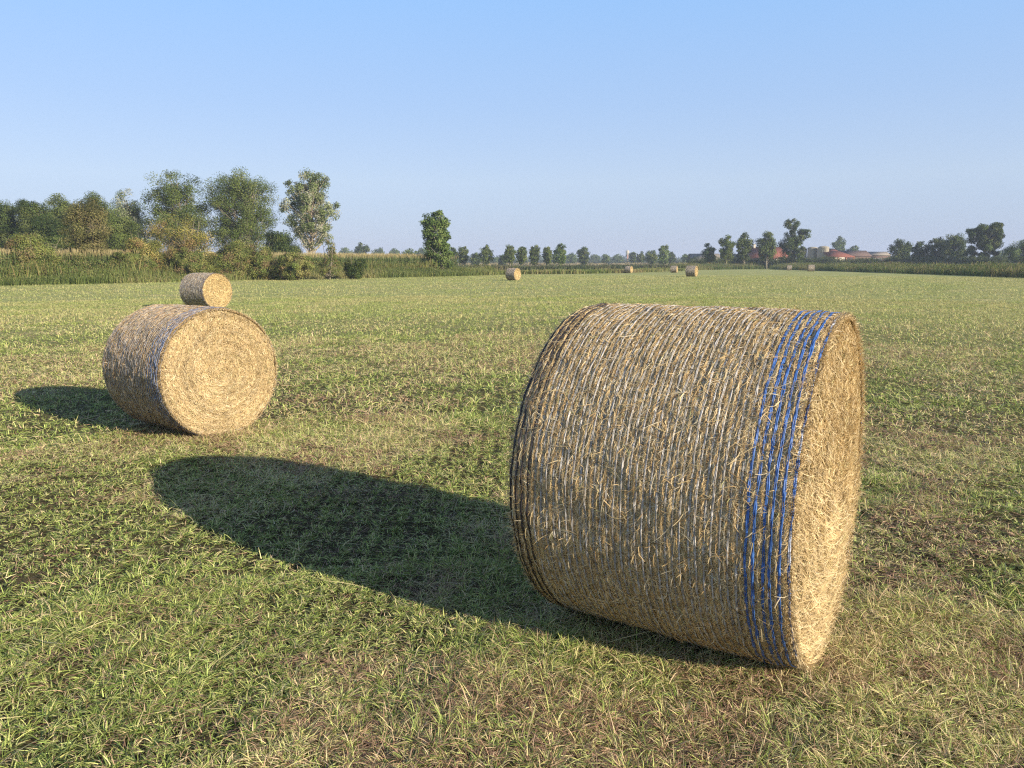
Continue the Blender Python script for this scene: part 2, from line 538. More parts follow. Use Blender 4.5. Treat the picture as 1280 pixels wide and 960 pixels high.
# ------------------------------------------------------------------ round bales
def make_bale(R, L, seed, n_side, n_face, width_k=1.0, blue=(0.02, 0.10, 0.50), net_white=(0.62, 0.58, 0.53), n_blue=6, n_dark=4,
              side_tint=(1, 1, 1), spacing=0.030, nseg=360, zig=True, fil=False, face_tint=(1, 1, 1), line_w=0.0042):
    """axis along local +X, base point at the origin, resting on z = 0"""
    r_ = np.random.default_rng(seed)
    root = empty('round_hay_bale')

    def surf(s, t_):
        """radius of the rolled side at axial position s and angle t_"""
        u = np.abs(s) / (L / 2)
        edge = -0.016 * np.clip((u - 0.94) / 0.06, 0, 1) ** 2 - 0.006 * u ** 4
        tx, ty = np.cos(t_), np.sin(t_)
        lump = 0.014 * (fbm(s * 3 + 5 * tx, 5 * ty + 2.2 * s, seed, 3) - 0.5) + 0.010 * (fbm(s * 16 + 30 + 9 * tx, 12 * ty, seed + 5, 2) - 0.5)
        groove = 0.0036 * np.cos(2 * np.pi * (s - L / 2) / spacing + np.pi)
        sag = -0.02 * np.clip(-np.sin(t_) - 0.93, 0, 1) / 0.07
        return R * (1 - 0.0) + edge + lump + groove + sag - 0.012

    def cap(rho, t_, sgn):
        """axial bulge of an end face"""
        u = rho / R
        b = 0.03 * (1 - u ** 2)
        lump = 0.045 * (fbm(rho * 5 * np.cos(t_) + 9 * sgn, rho * 5 * np.sin(t_), seed + 40, 4) - 0.5)
        rings = 0.009 * np.sin(rho * 75 + t_ + 3 * fbm(np.cos(t_) * 2, np.sin(t_) * 2, seed, 2))
        return L / 2 + b + lump + rings - 0.015

    def P3(s, r, t_):
        return np.stack([s, r * np.cos(t_), r * np.sin(t_) + R], -1)

    # rolled core under the strands
    ns = 120; nt_ = 220
    s = np.linspace(-L / 2, L / 2, ns)
    t_ = np.linspace(0, 2 * np.pi, nt_, endpoint=False)
    S, Tt = np.meshgrid(s, t_, indexing='ij')
    V = P3(S, surf(S, Tt) - 0.004, Tt).reshape(-1, 3)
    i = np.arange(ns - 1)[:, None]; j = np.arange(nt_)[None, :]; j2 = (j + 1) % nt_
    Q = np.stack([i * nt_ + j, i * nt_ + j2, (i + 1) * nt_ + j2, (i + 1) * nt_ + j], -1).reshape(-1, 4)
    core = Acc()
    core.add(V, Q, None, np.array([2.6, 2.45, 2.25]) * np.array(side_tint))

    # side strands
    n = n_side
    s0 = r_.uniform(-L / 2, L / 2, n); t0 = r_.uniform(0, 2 * np.pi, n)
    keep = np.sin(t0) > -0.96
    s0 = s0[keep]; t0 = t0[keep]; n = len(s0)
    psi = np.where(r_.random(n) < 0.6, r_.normal(np.pi / 2, 0.45, n), r_.uniform(0, np.pi, n)) + 0.15
    ln = r_.uniform(0.02, 0.09, n) * (1 + 0.6 * (r_.random(n) < .08))
    k = 4
    tt = np.linspace(-0.5, 0.5, k)
    curve = r_.normal(0, 0.22, n)
    ds = np.cos(psi)[:, None] * ln[:, None] * tt - np.sin(psi)[:, None] * curve[:, None] * ln[:, None] * tt ** 2 * 2
    dt = (np.sin(psi)[:, None] * ln[:, None] * tt + np.cos(psi)[:, None] * curve[:, None] * ln[:, None] * tt ** 2 * 2) / R
    SS = s0[:, None] + ds; TT = t0[:, None] + dt
    lift = r_.uniform(-0.005, 0.0, n)[:, None] + (0.002 * r_.random(n))[:, None] * np.cos(tt * np.pi)[None]
    stray = r_.random(n) < 0.013
    lift = lift + np.where(stray, r_.uniform(0.004, 0.022, n), 0)[:, None] * (tt + 0.5)[None]
    r = surf(np.clip(SS, -L / 2, L / 2), TT) + lift
    Pp = P3(SS, r, TT)
    tang = norm(Pp[:, -1] - Pp[:, 0])
    nor = norm(np.stack([np.zeros(n), np.cos(t0), np.sin(t0)], -1))
    Wd = norm(np.cross(tang, nor) + 0.35 * nor * r_.normal(0, 1, (n, 1)))
    pal = np.array([[0.68, 0.53, 0.31], [0.54, 0.40, 0.22], [0.36, 0.25, 0.13], [0.76, 0.64, 0.42], [0.56, 0.48, 0.29], [0.16, 0.11, 0.06], [0.40, 0.42, 0.22], [0.76, 0.70, 0.56]])
    kk = r_.choice(len(pal), n, p=[.25, .18, .10, .15, .1, .05, .03, .14])
    col = pal[kk] * r_.uniform(0.7, 1.2, (n, 1)) * np.array(side_tint)
    wth = r_.uniform(0.0014, 0.0034, n) * width_k
    v, q, kc = ribbons(Pp, Wd, wth, col, np.array([.6, 1, 1, .5]))
    core.add(v, q, None, kc * np.array([[1.6, 1.6, 1.6]]) if False else kc)
    side = core
    # the core and its strands are one mesh; two materials
    ob = side.build('rolled_side', M_core, root)
    ob.data.materials.append(M_straw_bit)
    mi = np.zeros(len(ob.data.polygons), dtype=np.int32); mi[len(Q):] = 1
    ob.data.polygons.foreach_set('material_index', mi)

    # end faces
    for sgn in (1, -1):
        fa = Acc()
        nr = 46; nt2 = 160
        rho = np.linspace(0.0, R - 0.03, nr)
        RR, T2 = np.meshgrid(rho, np.linspace(0, 2 * np.pi, nt2, endpoint=False), indexing='ij')
        V = P3(sgn * (cap(RR, T2, sgn) - 0.01), RR, T2).reshape(-1, 3)
        i = np.arange(nr - 1)[:, None]; j = np.arange(nt2)[None, :]; j2 = (j + 1) % nt2
        Qf = np.stack([i * nt2 + j, (i + 1) * nt2 + j, (i + 1) * nt2 + j2, i * nt2 + j2], -1).reshape(-1, 4)
        ft = np.array(face_tint)
        fa.add(V, Qf, None, np.array([1.9, 1.75, 1.5]) * ft)
        nf = n_face if sgn > 0 else max(2500, n_face // 8)
        rho = (R - 0.035) * np.sqrt(r_.random(nf)); t0 = r_.uniform(0, 2 * np.pi, nf)
        psi = np.where(r_.random(nf) < 0.6, r_.normal(np.pi / 2, 0.5, nf), r_.uniform(0, np.pi, nf)) + t0
        ln = r_.uniform(0.02, 0.085, nf)
        curve = r_.normal(0.5, 0.6, nf)
        ys = rho * np.cos(t0); zs = rho * np.sin(t0)
        YY = ys[:, None] + np.cos(psi)[:, None] * ln[:, None] * tt - np.sin(psi)[:, None] * curve[:, None] * ln[:, None] * tt ** 2 * 2
        ZZ = zs[:, None] + np.sin(psi)[:, None] * ln[:, None] * tt + np.cos(psi)[:, None] * curve[:, None] * ln[:, None] * tt ** 2 * 2
        rh = np.minimum(np.hypot(YY, ZZ), R - 0.026 + 0.010 * r_.random((nf, 1))); an = np.arctan2(ZZ, YY)
        lift = r_.uniform(-0.012, 0.006, nf)[:, None] + np.where(r_.random(nf) < 0.25, r_.uniform(0.0, 0.03, nf), 0.003)[:, None] * (tt + 0.5)[None]
        XX = sgn * (cap(np.minimum(rh, R), an, sgn) + lift)
        Pp = np.stack([XX, rh * np.cos(an), rh * np.sin(an) + R], -1)
        Pp[..., 2] = np.maximum(Pp[..., 2], 0.004)
        tang = norm(Pp[:, -1] - Pp[:, 0])
        nor = np.tile([1.0, 0, 0], (nf, 1))
        Wd = norm(np.cross(tang, nor) + 0.4 * nor * r_.normal(0, 1, (nf, 1)))
        pal = np.array([[0.60, 0.45, 0.21], [0.49, 0.35, 0.16], [0.70, 0.56, 0.31], [0.36, 0.25, 0.11], [0.18, 0.12, 0.055], [0.45, 0.40, 0.17]])
        kk = r_.choice(len(pal), nf, p=[.32, .24, .2, .13, .07, .04])
        col = pal[kk] * r_.uniform(0.75, 1.2, (nf, 1)) * ft
        layer = vnoise(rho * 42 + (t0 / 6.28) * 2.0, np.cos(t0) * 1.2 + 4, seed + 60) - 0.5
        blotch = fbm(ys * 6, zs * 6, seed + 61, 3) - 0.5
        col = col * (1 + 0.28 * layer + 0.35 * blotch)[:, None] * (1 + 0.10 * (1 - rho / R))[:, None]
        v, q, kc = ribbons(Pp, Wd, r_.uniform(0.0014, 0.0032, nf) * width_k, col, np.array([.6, 1, 1, .5]))
        fa.add(v, q, None, kc)
        # fringe of short stalks at the rim
        nr_ = nf // 9
        t0 = r_.uniform(0, 2 * np.pi, nr_)
        st = np.stack([sgn * (L / 2 + r_.uniform(-0.03, 0.01, nr_)), (R - 0.035) * np.cos(t0), (R - 0.035) * np.sin(t0) + R], -1)
        dr = norm(np.stack([sgn * r_.uniform(0.0, 1.0, nr_), np.cos(t0 + r_.normal(0, .9, nr_)), np.sin(t0 + r_.normal(0, .9, nr_))], -1))
        ln = r_.uniform(0.006, 0.028, nr_)
        ts = np.array([0, .5, 1.0])
        Pp = st[:, None] + dr[:, None] * ln[:, None, None] * ts[None, :, None]
        Pp[..., 2] = np.maximum(Pp[..., 2], 0.004)
        Wd = norm(np.cross(dr, r_.normal(0, 1, (nr_, 3))))
        v, q, kc = ribbons(Pp, Wd, r_.uniform(0.0014, 0.003, nr_) * width_k, pal[r_.choice(4, nr_)] * ft * r_.uniform(.7, 1.1, (nr_, 1)), np.array([1, .9, .5]))
        fa.add(v, q, None, kc)
        fo = fa.build('end_face', M_core, root)
        fo.data.materials.append(M_straw_bit)
        mi = np.zeros(len(fo.data.polygons), dtype=np.int32); mi[len(Qf):] = 1
        fo.data.polygons.foreach_set('material_index', mi)

    # net wrap
    nl = int(L / spacing)
    tcl = np.linspace(0, 2 * np.pi, nseg, endpoint=False)
    bands = {'net_wrap': Acc(), 'blue_edge_strands': Acc(), 'dark_edge_strands': Acc()}
    offs = []
    for li in range(nl + 1):
        sb = L / 2 - 0.004 - li * spacing
        if sb < -L / 2: break
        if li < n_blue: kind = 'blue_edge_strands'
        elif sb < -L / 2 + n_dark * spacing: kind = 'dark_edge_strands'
        else: kind = 'net_wrap'
        sl = sb + 0.010 * (fbm(tcl * 0 + li * 7.1 + np.cos(tcl) * 1.5, np.sin(tcl) * 1.5, seed + 3, 2) - 0.5) + 0.004 * (vnoise(np.cos(tcl) * 8 + li * 3, np.sin(tcl) * 8, seed + 8) - 0.5)
        wave = vnoise(tcl * 14, tcl * 0 + li, seed + 31)
        lw = line_w * {'blue_edge_strands': 1.35, 'net_wrap': 0.85, 'dark_edge_strands': 1.3}[kind] * (0.25 + 1.3 * vnoise(tcl * 34, tcl * 0 + li * 3.3, seed + 77))
        sl = np.clip(sl, -L / 2 + 0.001, L / 2 - 0.001)
        rad = surf(sl, tcl) + (0.0016 if kind == 'net_wrap' else 0.003) + 0.0034 * wave
        offs.append((kind, sl, rad))
        strands = 1
        i = np.arange(nseg)[:, None]; i2 = (i + 1) % nseg; jj = np.arange(4)[None, :]; jj2 = (jj + 1) % 4
        Q = np.stack([i * 4 + jj, i2 * 4 + jj, i2 * 4 + jj2, i * 4 + jj2], -1).reshape(-1, 4)
        subs = (-1, 0, 1) if fil else (0,)
        VV = []; QQ = []
        for sb_i, sub in enumerate(subs):
            so = sl + (sub * 0.0024 + 0.0028 * (vnoise(tcl * 22 + 40 * sub, tcl * 0 + li * 1.7, seed + 200 + sub) - 0.5)) * (1.25 if kind == 'blue_edge_strands' else 1.0)
            so = np.clip(so, -L / 2 + 0.001, L / 2 - 0.001)
            lws = lw * (0.55 if fil else 1.0) * (0.5 + vnoise(tcl * 40, tcl * 0 + li + sub * 9, seed + 210))
            rs = rad + (0.0018 * (vnoise(tcl * 30, tcl * 0 + li + sub * 5, seed + 220) - 0.5) if fil else 0)
            ring = [P3(so + a * lws, rs + b, tcl) for (a, b) in ((-0.5, 0), (0, 0.0009), (0.5, 0), (0, -0.0007))]
            VV.append(np.stack(ring, 1).reshape(-1, 3)); QQ.append(Q + sb_i * nseg * 4)
        V = np.concatenate(VV); Q = np.concatenate(QQ); ns_ = len(subs)
        f = 0.6 + 0.8 * vnoise(tcl * 45, tcl * 0 + li * 2.2, seed + 90)
        if kind == 'blue_edge_strands':
            base = np.array(blue)
            if li == 0:
                mixw = (vnoise(tcl * 6, tcl * 0, seed + 12) > 0.45)[:, None]
                K = np.where(mixw, np.array([0.5, 0.55, 0.68])[None], base[None]) * f[:, None]
            else:
                K = base[None] * f[:, None]
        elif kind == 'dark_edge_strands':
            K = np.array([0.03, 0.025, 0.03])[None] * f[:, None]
        else:
            K = np.array(net_white)[None] * f[:, None] * (0.7 + 0.3 * hash2(np.array([li]), np.array([3]), seed)[0])
        bands[kind].add(V, Q, None, np.tile(np.repeat(K, 4, 0), (ns_, 1)))
    if zig:
        for a_, b_ in zip(offs[:-1], offs[1:]):
            kind = a_[0]
            step = (14 if kind == 'net_wrap' else 9) if nseg > 400 else 6
            ia = np.arange(0, nseg, step * 2); ib = (ia + step) % nseg; ic = (ia + 2 * step) % nseg
            ja = P3(a_[1][ia], a_[2][ia] + .0005, tcl[ia]); jb = P3(b_[1][ib], b_[2][ib] + .0005, tcl[ib]); jc = P3(a_[1][ic], a_[2][ic] + .0005, tcl[ic])
            A_ = np.concatenate([ja, jb]); B_ = np.concatenate([jb, jc])
            mid = (A_ + B_) / 2; Pz = np.stack([A_, mid, B_], 1)
            nz = norm(np.stack([mid[:, 0] * 0, mid[:, 1], mid[:, 2] - R], -1))
            Pz[:, 1] += nz * 0.0015
            Wd = norm(np.cross(B_ - A_, nz))
            cc = {'net_wrap': np.array(net_white) * 0.6, 'blue_edge_strands': np.array(blue) * 0.8, 'dark_edge_strands': np.array([.04, .035, .04])}[kind]
            v, q, kc = ribbons(Pz, Wd, np.full(len(A_), 0.0012 * width_k), np.tile(cc, (len(A_), 1)), np.ones(3))
            bands[kind].add(v, q, None, kc)
    for nm_, ac in bands.items():
        if ac.n: ac.build(nm_, M_net, root)
    return root


def copy_tree(o, parent=None):
    c = o.copy(); C.objects.link(c)
    if parent is not None: c.parent = parent
    for ch in list(o.children): copy_tree(ch, c)
    return c


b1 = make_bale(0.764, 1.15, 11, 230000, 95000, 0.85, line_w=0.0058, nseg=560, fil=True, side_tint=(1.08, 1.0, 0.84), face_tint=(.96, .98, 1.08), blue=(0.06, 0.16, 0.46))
b1.location = (0.872, 3.46, -0.03); b1.rotation_euler = (0, 0, -0.567)
tag(b1, 'large round hay bale in the foreground with bright blue net strands round its right edge', 'hay bale', 'round hay bales on the mown field')
b2 = make_bale(0.645, 1.12, 23, 60000, 60000, 1.4, blue=(0.20, 0.26, 0.42), net_white=(0.50, 0.48, 0.49), n_blue=8, n_dark=0, side_tint=(1.14, 1.03, .88), face_tint=(.96, .98, 1.10), nseg=240, line_w=0.0085)
b2.location = (-3.26, 7.74, -0.02); b2.rotation_euler = (0, 0, -0.66)
tag(b2, 'round hay bale in the left middle showing its whole golden coiled end face', 'hay bale', 'round hay bales on the mown field')
b3 = make_bale(0.675, 1.3, 37, 9000, 9000, 3.5, blue=(0.16, 0.16, 0.25), net_white=(0.52, 0.50, 0.55), n_blue=4, n_dark=0, nseg=120, line_w=0.008, zig=False)
b3.location = (*G(259, 386.3), -0.01); b3.rotation_euler = (0, 0, -0.53)
tag(b3, 'hay bale seen just above and behind the bale with the golden coiled face', 'hay bale', 'round hay bales on the mown field')
far = make_bale(0.64, 1.1, 51, 3000, 3000, 8.0, blue=(0.3, 0.28, 0.3), net_white=(0.46, 0.42, 0.40), n_blue=3, n_dark=0, nseg=72, line_w=0.016, zig=False)
spots = [
    (641.5, 350.6, 0.61, -37, 'small distant bale standing alone in front of the row of round poplars'),
    (786, 341.3, 0.60, -36, 'far bale directly below the pinkish water tower, on the field edge'),
    (842.5, 341.0, 0.62, -26, 'far bale just left of and beyond the slightly bigger bale in the middle distance'),
    (864.5, 346.0, 0.69, -32, 'bale in the middle distance, biggest of the three small ones grouped together'),
    (986.5, 338.1, 0.60, -14, 'tiny pale bale in front of the dark irregular farm tree'),
    (1013.5, 339.4, 0.69, -12, 'small bale by the ditch scrub in front of the farm silos'),
]
for k, (px, py, r, az, lab) in enumerate(spots):
    o = far if k == 0 else copy_tree(far)
    o.location = (*G(px, py), 0); o.rotation_euler = (0, 0, math.radians(az)); s = r / 0.64; o.scale = (s, s, s)
    tag(o, lab, 'hay bale', 'round hay bales on the mown field')


# ------------------------------------------------------------------ trees and shrubs
PALS = {
    'poplar': [(0.085, 0.12, 0.028), (0.115, 0.15, 0.036), (0.155, 0.18, 0.055), (0.055, 0.08, 0.02)],
    'silver': [(0.15, 0.19, 0.07), (0.21, 0.245, 0.11), (0.36, 0.36, 0.25), (0.09, 0.125, 0.045)],
    'dark': [(0.05, 0.08, 0.022), (0.08, 0.115, 0.03), (0.03, 0.05, 0.016), (0.12, 0.14, 0.045)],
    'olive': [(0.13, 0.135, 0.045), (0.19, 0.18, 0.065), (0.08, 0.08, 0.03), (0.24, 0.20, 0.09)],
    'yellow': [(0.27, 0.24, 0.06), (0.19, 0.21, 0.055), (0.36, 0.30, 0.10), (0.12, 0.13, 0.04), (0.28, 0.19, 0.08)],
    'mixed': [(0.14, 0.18, 0.045), (0.20, 0.22, 0.06), (0.10, 0.13, 0.035), (0.26, 0.24, 0.09), (0.22, 0.16, 0.08)],
    'fresh': [(0.10, 0.155, 0.04), (0.13, 0.19, 0.05), (0.065, 0.105, 0.028), (0.18, 0.23, 0.075)],
    'far': [(0.07, 0.11, 0.035), (0.10, 0.14, 0.045), (0.13, 0.17, 0.055)],
}


def make_tree(name, label, cat, px0, px1, pytop, Y, kind='poplar', crown_bottom=0.2, n=None, leaf=None, group=None, bark=(0.28, 0.25, 0.20),
              shape=None, seed=0, nclus=None, spread=1.0, stems=1, trunk_r=None, part_names=('trunk', 'crown'), base_py=None):
    """a tree filling the given pixels of the photograph when it stands Y metres ahead"""
    r_ = np.random.default_rng(seed * 13 + 5)
    xc = XP((px0 + px1) / 2, Y)
    Wd = abs(XP(px1, Y) - XP(px0, Y))
    Ht = ZP(pytop, Y)
    root = empty(name, (xc, Y, 0))
    tag(root, label, cat, group)
    pxm = Y / 769.0                      # metres per rendered pixel
    leaf = (leaf or max(0.10, 1.2 * pxm)) * 0.95
    if shape is None and cat == 'shrub':
        shape = [(r_.uniform(-.3, .3), r_.uniform(.3, .68), r_.uniform(.16, .32), r_.uniform(.16, .32)) for _ in range(5)] + [(0, .3, .46, .3)]
    if shape is None:
        cb = crown_bottom
        shape = [(0, 0.5 * (1 + cb), 0.5, 0.5 * (1 - cb))]
    area = sum(math.pi * (a * Wd) * (b * Ht) for _, _, a, b in shape)
    if n is None: n = int(np.clip(3.3 * area / (leaf * leaf * 0.5), 250, 15000))
    n = int(n * 4.0)
    if nclus is None: nclus = int(np.clip(n / 55, 14, 150))
    ws = np.array([a * b for _, _, a, b in shape]); ws /= ws.sum()
    cl = []
    ga = math.pi * (3 - math.sqrt(5)); ph0 = r_.uniform(0, 6.28)
    for m in range(nclus):
        e = shape[r_.choice(len(shape), p=ws)]
        zz = 1 - 2 * ((m * 0.6180339887 * 7) % 1.0); rz_ = math.sqrt(max(0, 1 - zz * zz)); ph_ = ph0 + ga * m
        u = norm(np.array([rz_ * math.cos(ph_), rz_ * math.sin(ph_), zz]) + r_.normal(0, .16, 3)); u = np.sign(u) * np.abs(u) ** 0.9; rad = r_.uniform(0.2, 1.0) ** 0.55 * 0.93
        lump = 0.9 + 0.22 * (vnoise(np.array([u[0] * 2 + seed]), np.array([u[2] * 2]), 3)[0] - 0.5) * 2
        cl.append(((e[0] * Wd + u[0] * rad * lump * e[2] * Wd), u[1] * rad * lump * e[2] * Wd * 0.9, max(e[1] * Ht + u[2] * rad * e[3] * Ht, 0.15)))
    cl = np.array(cl)
    mn = min(Wd, Ht)
    # wood
    wood = Acc()
    tr = trunk_r or max(0.018 * Ht, 0.03)
    bcol = np.array(bark)
    zt = Ht * 0.86
    stem_paths = []
    for s_ in range(stems):
        off = (0 if stems == 1 else r_.uniform(-0.18, 0.18) * Wd)
        offy = (0 if stems == 1 else r_.uniform(-0.18, 0.18) * Wd)
        bx = off * 0.35; by = offy * 0.35
        tz = np.linspace(-0.15, 1, 9)
        wob = np.cumsum(r_.normal(0, 0.010 * Ht, (9, 2)), 0); wob -= wob[0]
        path = np.stack([bx + off * np.clip(tz, 0, 1) + wob[:, 0], by + offy * np.clip(tz, 0, 1) + wob[:, 1], tz * zt], -1)
        stem_paths.append(path)
        rad = tr / math.sqrt(stems) * (1.25 - 1.1 * np.clip(tz, 0, 1)) ; rad[0] *= 1.2
        v, q = tube(path, np.maximum(rad, 0.01), 7)
        wood.add(v, q, None, bcol)
    for m in range(len(cl)):
        c = cl[m]
        path = stem_paths[m % stems]
        zs = np.clip(c[2] - 0.55 * math.hypot(c[0], c[1]) - 0.08 * Ht, 0.07 * Ht, zt * 0.95)
        st = np.array([np.interp(zs, path[:, 2], path[:, 0]), np.interp(zs, path[:, 2], path[:, 1]), zs])
        mid = st + (c - st) * 0.5 + np.array([0, 0, -0.04 * Ht]) + r_.normal(0, 0.02 * mn, 3)
        t_ = np.linspace(0, 1, 5)[:, None]
        pth = (1 - t_) ** 2 * st + 2 * t_ * (1 - t_) * mid + t_ ** 2 * c
        lr = tr * 0.34 * (1 - 0.6 * zs / Ht)
        v, q = tube(pth, lr * np.array([1, .8, .6, .42, .22]), 4)
        wood.add(v, q, None, bcol * 0.95)
    wood.build(part_names[0], M_bark, root)
    # leaves
    ci = r_.integers(0, len(cl), n)
    cs = mn * 0.115 * spread * r_.uniform(0.7, 1.3, len(cl))
    pos = cl[ci] + norm(r_.normal(0, 1, (n, 3))) * (r_.random(n) ** 0.42)[:, None] * 1.15 * cs[ci][:, None] * np.array([1, 1, 0.85])
    pos[:, 2] = np.clip(pos[:, 2], 0.05, Ht)
    cen = np.array([0, 0, 0.5 * Ht])
    outw = norm(norm(pos - cl[ci]) + 0.7 * norm(pos - cen) + 0.75 * r_.normal(0, 1, (n, 3)))
    ld = norm(np.cross(outw, r_.normal(0, 1, (n, 3))))
    sd = norm(np.cross(ld, outw))
    l = leaf * r_.uniform(0.6, 1.25, n)[:, None]
    nn = norm(np.cross(ld, sd))
    V = np.stack([pos, pos + ld * l * .5 + sd * l * .36 + nn * l * .08, pos + ld * l, pos + ld * l * .5 - sd * l * .36 + nn * l * .08], 1)
    Qd = np.arange(n * 4).reshape(n, 4)
    pal = np.array(PALS[kind])
    # light and dark leaf clumps, by clump
    cc = r_.integers(0, len(pal), len(cl))
    kk = np.where(r_.random(n) < 0.72, cc[ci], r_.integers(0, len(pal), n))
    col = pal[kk] * r_.uniform(0.82, 1.18, (n, 1)) * (r_.uniform(0.8, 1.2, len(cl))[ci])[:, None]
    mk(part_names[1], V.reshape(-1, 3), Qd, None, np.repeat(col, 4, 0), M_leaf, root)
    return root


SB = ('stems', 'foliage')
GP = 'tall trees behind the hedge on the left'
# -- left wood, right to left
make_tree('poplar_tree', 'sparse silvery poplar with a pale forked trunk, rightmost of the three tall trees', 'tree', 354, 427, 202, 118, 'silver', 0.26, seed=1, group=GP,
          bark=(0.55, 0.48, 0.38), n=5600, leaf=0.24, nclus=190, spread=0.62, trunk_r=0.30, shape=[(0, .60, .52, .40)])
make_tree('poplar_tree', 'broad green poplar with pale limbs, the middle one of the three tall trees', 'tree', 256, 352, 206, 115, 'poplar', 0.14, seed=2, group=GP, bark=(0.42, 0.38, 0.32), n=14500,
          shape=[(0.0, .58, .52, .42)], nclus=230, spread=0.8, trunk_r=0.25, stems=3)
make_tree('poplar_tree', 'dense dark green poplar, leftmost of the three tall trees', 'tree', 184, 270, 211, 112, 'poplar', 0.2, seed=3, group=GP, n=13500,
          shape=[(-.03, .63, .50, .37), (.08, .42, .45, .26)], nclus=200, spread=0.8)
make_tree('willow_tree', 'silvery willow in the gap left of the three tall poplars', 'tree', 138, 192, 236, 115, 'silver', 0.1, seed=4, group=GP, n=7000, spread=1.0)
make_tree('broadleaf_tree', 'round olive green tree rising behind the brown shrub on the left', 'tree', 88, 158, 238, 105, 'poplar', 0.05, seed=5, group=GP)
make_tree('broadleaf_tree', 'dull green tree standing left of the round olive tree in the wood', 'tree', 52, 112, 242, 110, 'poplar', 0.05, seed=6, group=GP)
make_tree('broadleaf_tree', 'dark pointed tree in the wood near the left edge, topmost tip beside a sky notch', 'tree', 24, 84, 246, 96, 'dark', 0.05, seed=7, group=GP, shape=[(0, .5, .46, .45), (-.2, .75, .2, .25)])
make_tree('broadleaf_tree', 'dark tree cut by the left edge of the photo', 'tree', -30, 40, 243, 98, 'dark', 0.05, seed=8, group=GP)
make_tree('broadleaf_tree', 'dark low tree behind the pale shrub in the left wood', 'tree', 30, 95, 268, 90, 'dark', 0.02, seed=28, group=GP)
make_tree('broadleaf_tree', 'lower dark tree filling the wood between the brown shrub and the silvery willow', 'tree', 120, 185, 268, 100, 'poplar', 0.02, seed=29, group=GP)
make_tree('dark_shrub', 'dark green conical bush between the two right hand poplars', 'shrub', 328, 382, 284, 100, 'dark', 0.0, seed=9, part_names=SB, stems=3, shape=[(-.1, .5, .38, .48), (.18, .4, .33, .38)])
# -- shrubs of the hedge
GS = 'shrubs along the left hedge'
make_tree('leafy_shrub', 'light green bushy shrub with upswept shoots at the far left of the hedge', 'shrub', 8, 88, 288, 66, 'mixed', 0.0, seed=10, group=GS, part_names=SB, stems=4, shape=[(0, .38, .5, .38), (-.1, .7, .28, .3)])
make_tree('leafy_shrub', 'tall brownish olive shrub drooping to the ground in the left hedge', 'shrub', 80, 150, 244, 72, 'olive', 0.0, seed=11, group=GS, part_names=SB, stems=3, n=12000,
          shape=[(0, .62, .42, .36), (.02, .3, .3, .3)])
make_tree('leafy_shrub', 'orange tinged shrub with a bare leaning branch, left of the yellow thicket', 'shrub', 145, 212, 280, 74, 'yellow', 0.0, seed=12, group=GS, part_names=SB, stems=4, spread=.9)
make_tree('leafy_shrub', 'open yellow leaved shrub with thin bare stems under the leftmost poplar', 'shrub', 182, 275, 262, 76, 'yellow', 0.0, seed=13, group=GS, part_names=SB, stems=6, n=3600, nclus=80, spread=.75,
          shape=[(-.1, .6, .42, .36), (.2, .42, .3, .36)])
make_tree('leafy_shrub', 'green and yellow shrub behind the second bale, below the gap between two poplars', 'shrub', 255, 318, 294, 78, 'mixed', 0.0, seed=14, group=GS, part_names=SB, stems=4)
make_tree('leafy_shrub', 'mixed brown and green shrub below the broad middle poplar', 'shrub', 292, 358, 296, 79, 'mixed', 0.0, seed=15, group=GS, part_names=SB, stems=4)
make_tree('leafy_shrub', 'low spreading green and brown bramble shrub right of the hedge thicket', 'shrub', 335, 400, 308, 78, 'mixed', 0.0, seed=16, group=GS, part_names=SB, stems=4)
make_tree('leafy_shrub', 'low green shrub between the pale bushy one and the brown drooping one', 'shrub', 52, 112, 306, 69, 'mixed', 0.0, seed=71, group=GS, part_names=SB, stems=4)
make_tree('leafy_shrub', 'green shrub below the orange tinged one with the leaning branch', 'shrub', 140, 200, 312, 71, 'mixed', 0.0, seed=72, group=GS, part_names=SB, stems=4)
make_tree('leafy_shrub', 'low green shrub directly above the third bale behind the verge grass', 'shrub', 210, 268, 308, 74, 'mixed', 0.0, seed=73, group=GS, part_names=SB, stems=4)
make_tree('leafy_shrub', 'small shrub cut by the left edge of the photo in the hedge', 'shrub', -20, 22, 312, 66, 'mixed', 0.0, seed=74, group=GS, part_names=SB, stems=4)
make_tree('leafy_shrub', 'narrow young shrub with one upright shoot standing before the maize', 'shrub', 392, 430, 291, 80, 'mixed', 0.0, seed=17, group=GS, part_names=SB, stems=3, n=1100, spread=.7, shape=[(0, .28, .5, .28), (.1, .55, .26, .22), (.05, .78, .18, .2)])
make_tree('leafy_shrub', 'small dark round bush against the maize, right of the upright shoot', 'shrub', 430, 458, 316, 82, 'dark', 0.0, seed=18, group=GS, part_names=SB, stems=3)
make_tree('young_poplar', 'bright green young poplar with several stems standing alone at the end of the maize', 'tree', 525, 569, 259, 104, 'fresh', 0.05, seed=19, n=5200, nclus=190, spread=.8, stems=4,
          shape=[(-.02, .66, .44, .33), (.05, .28, .48, .26)], leaf=0.24, bark=(.4, .36, .3))

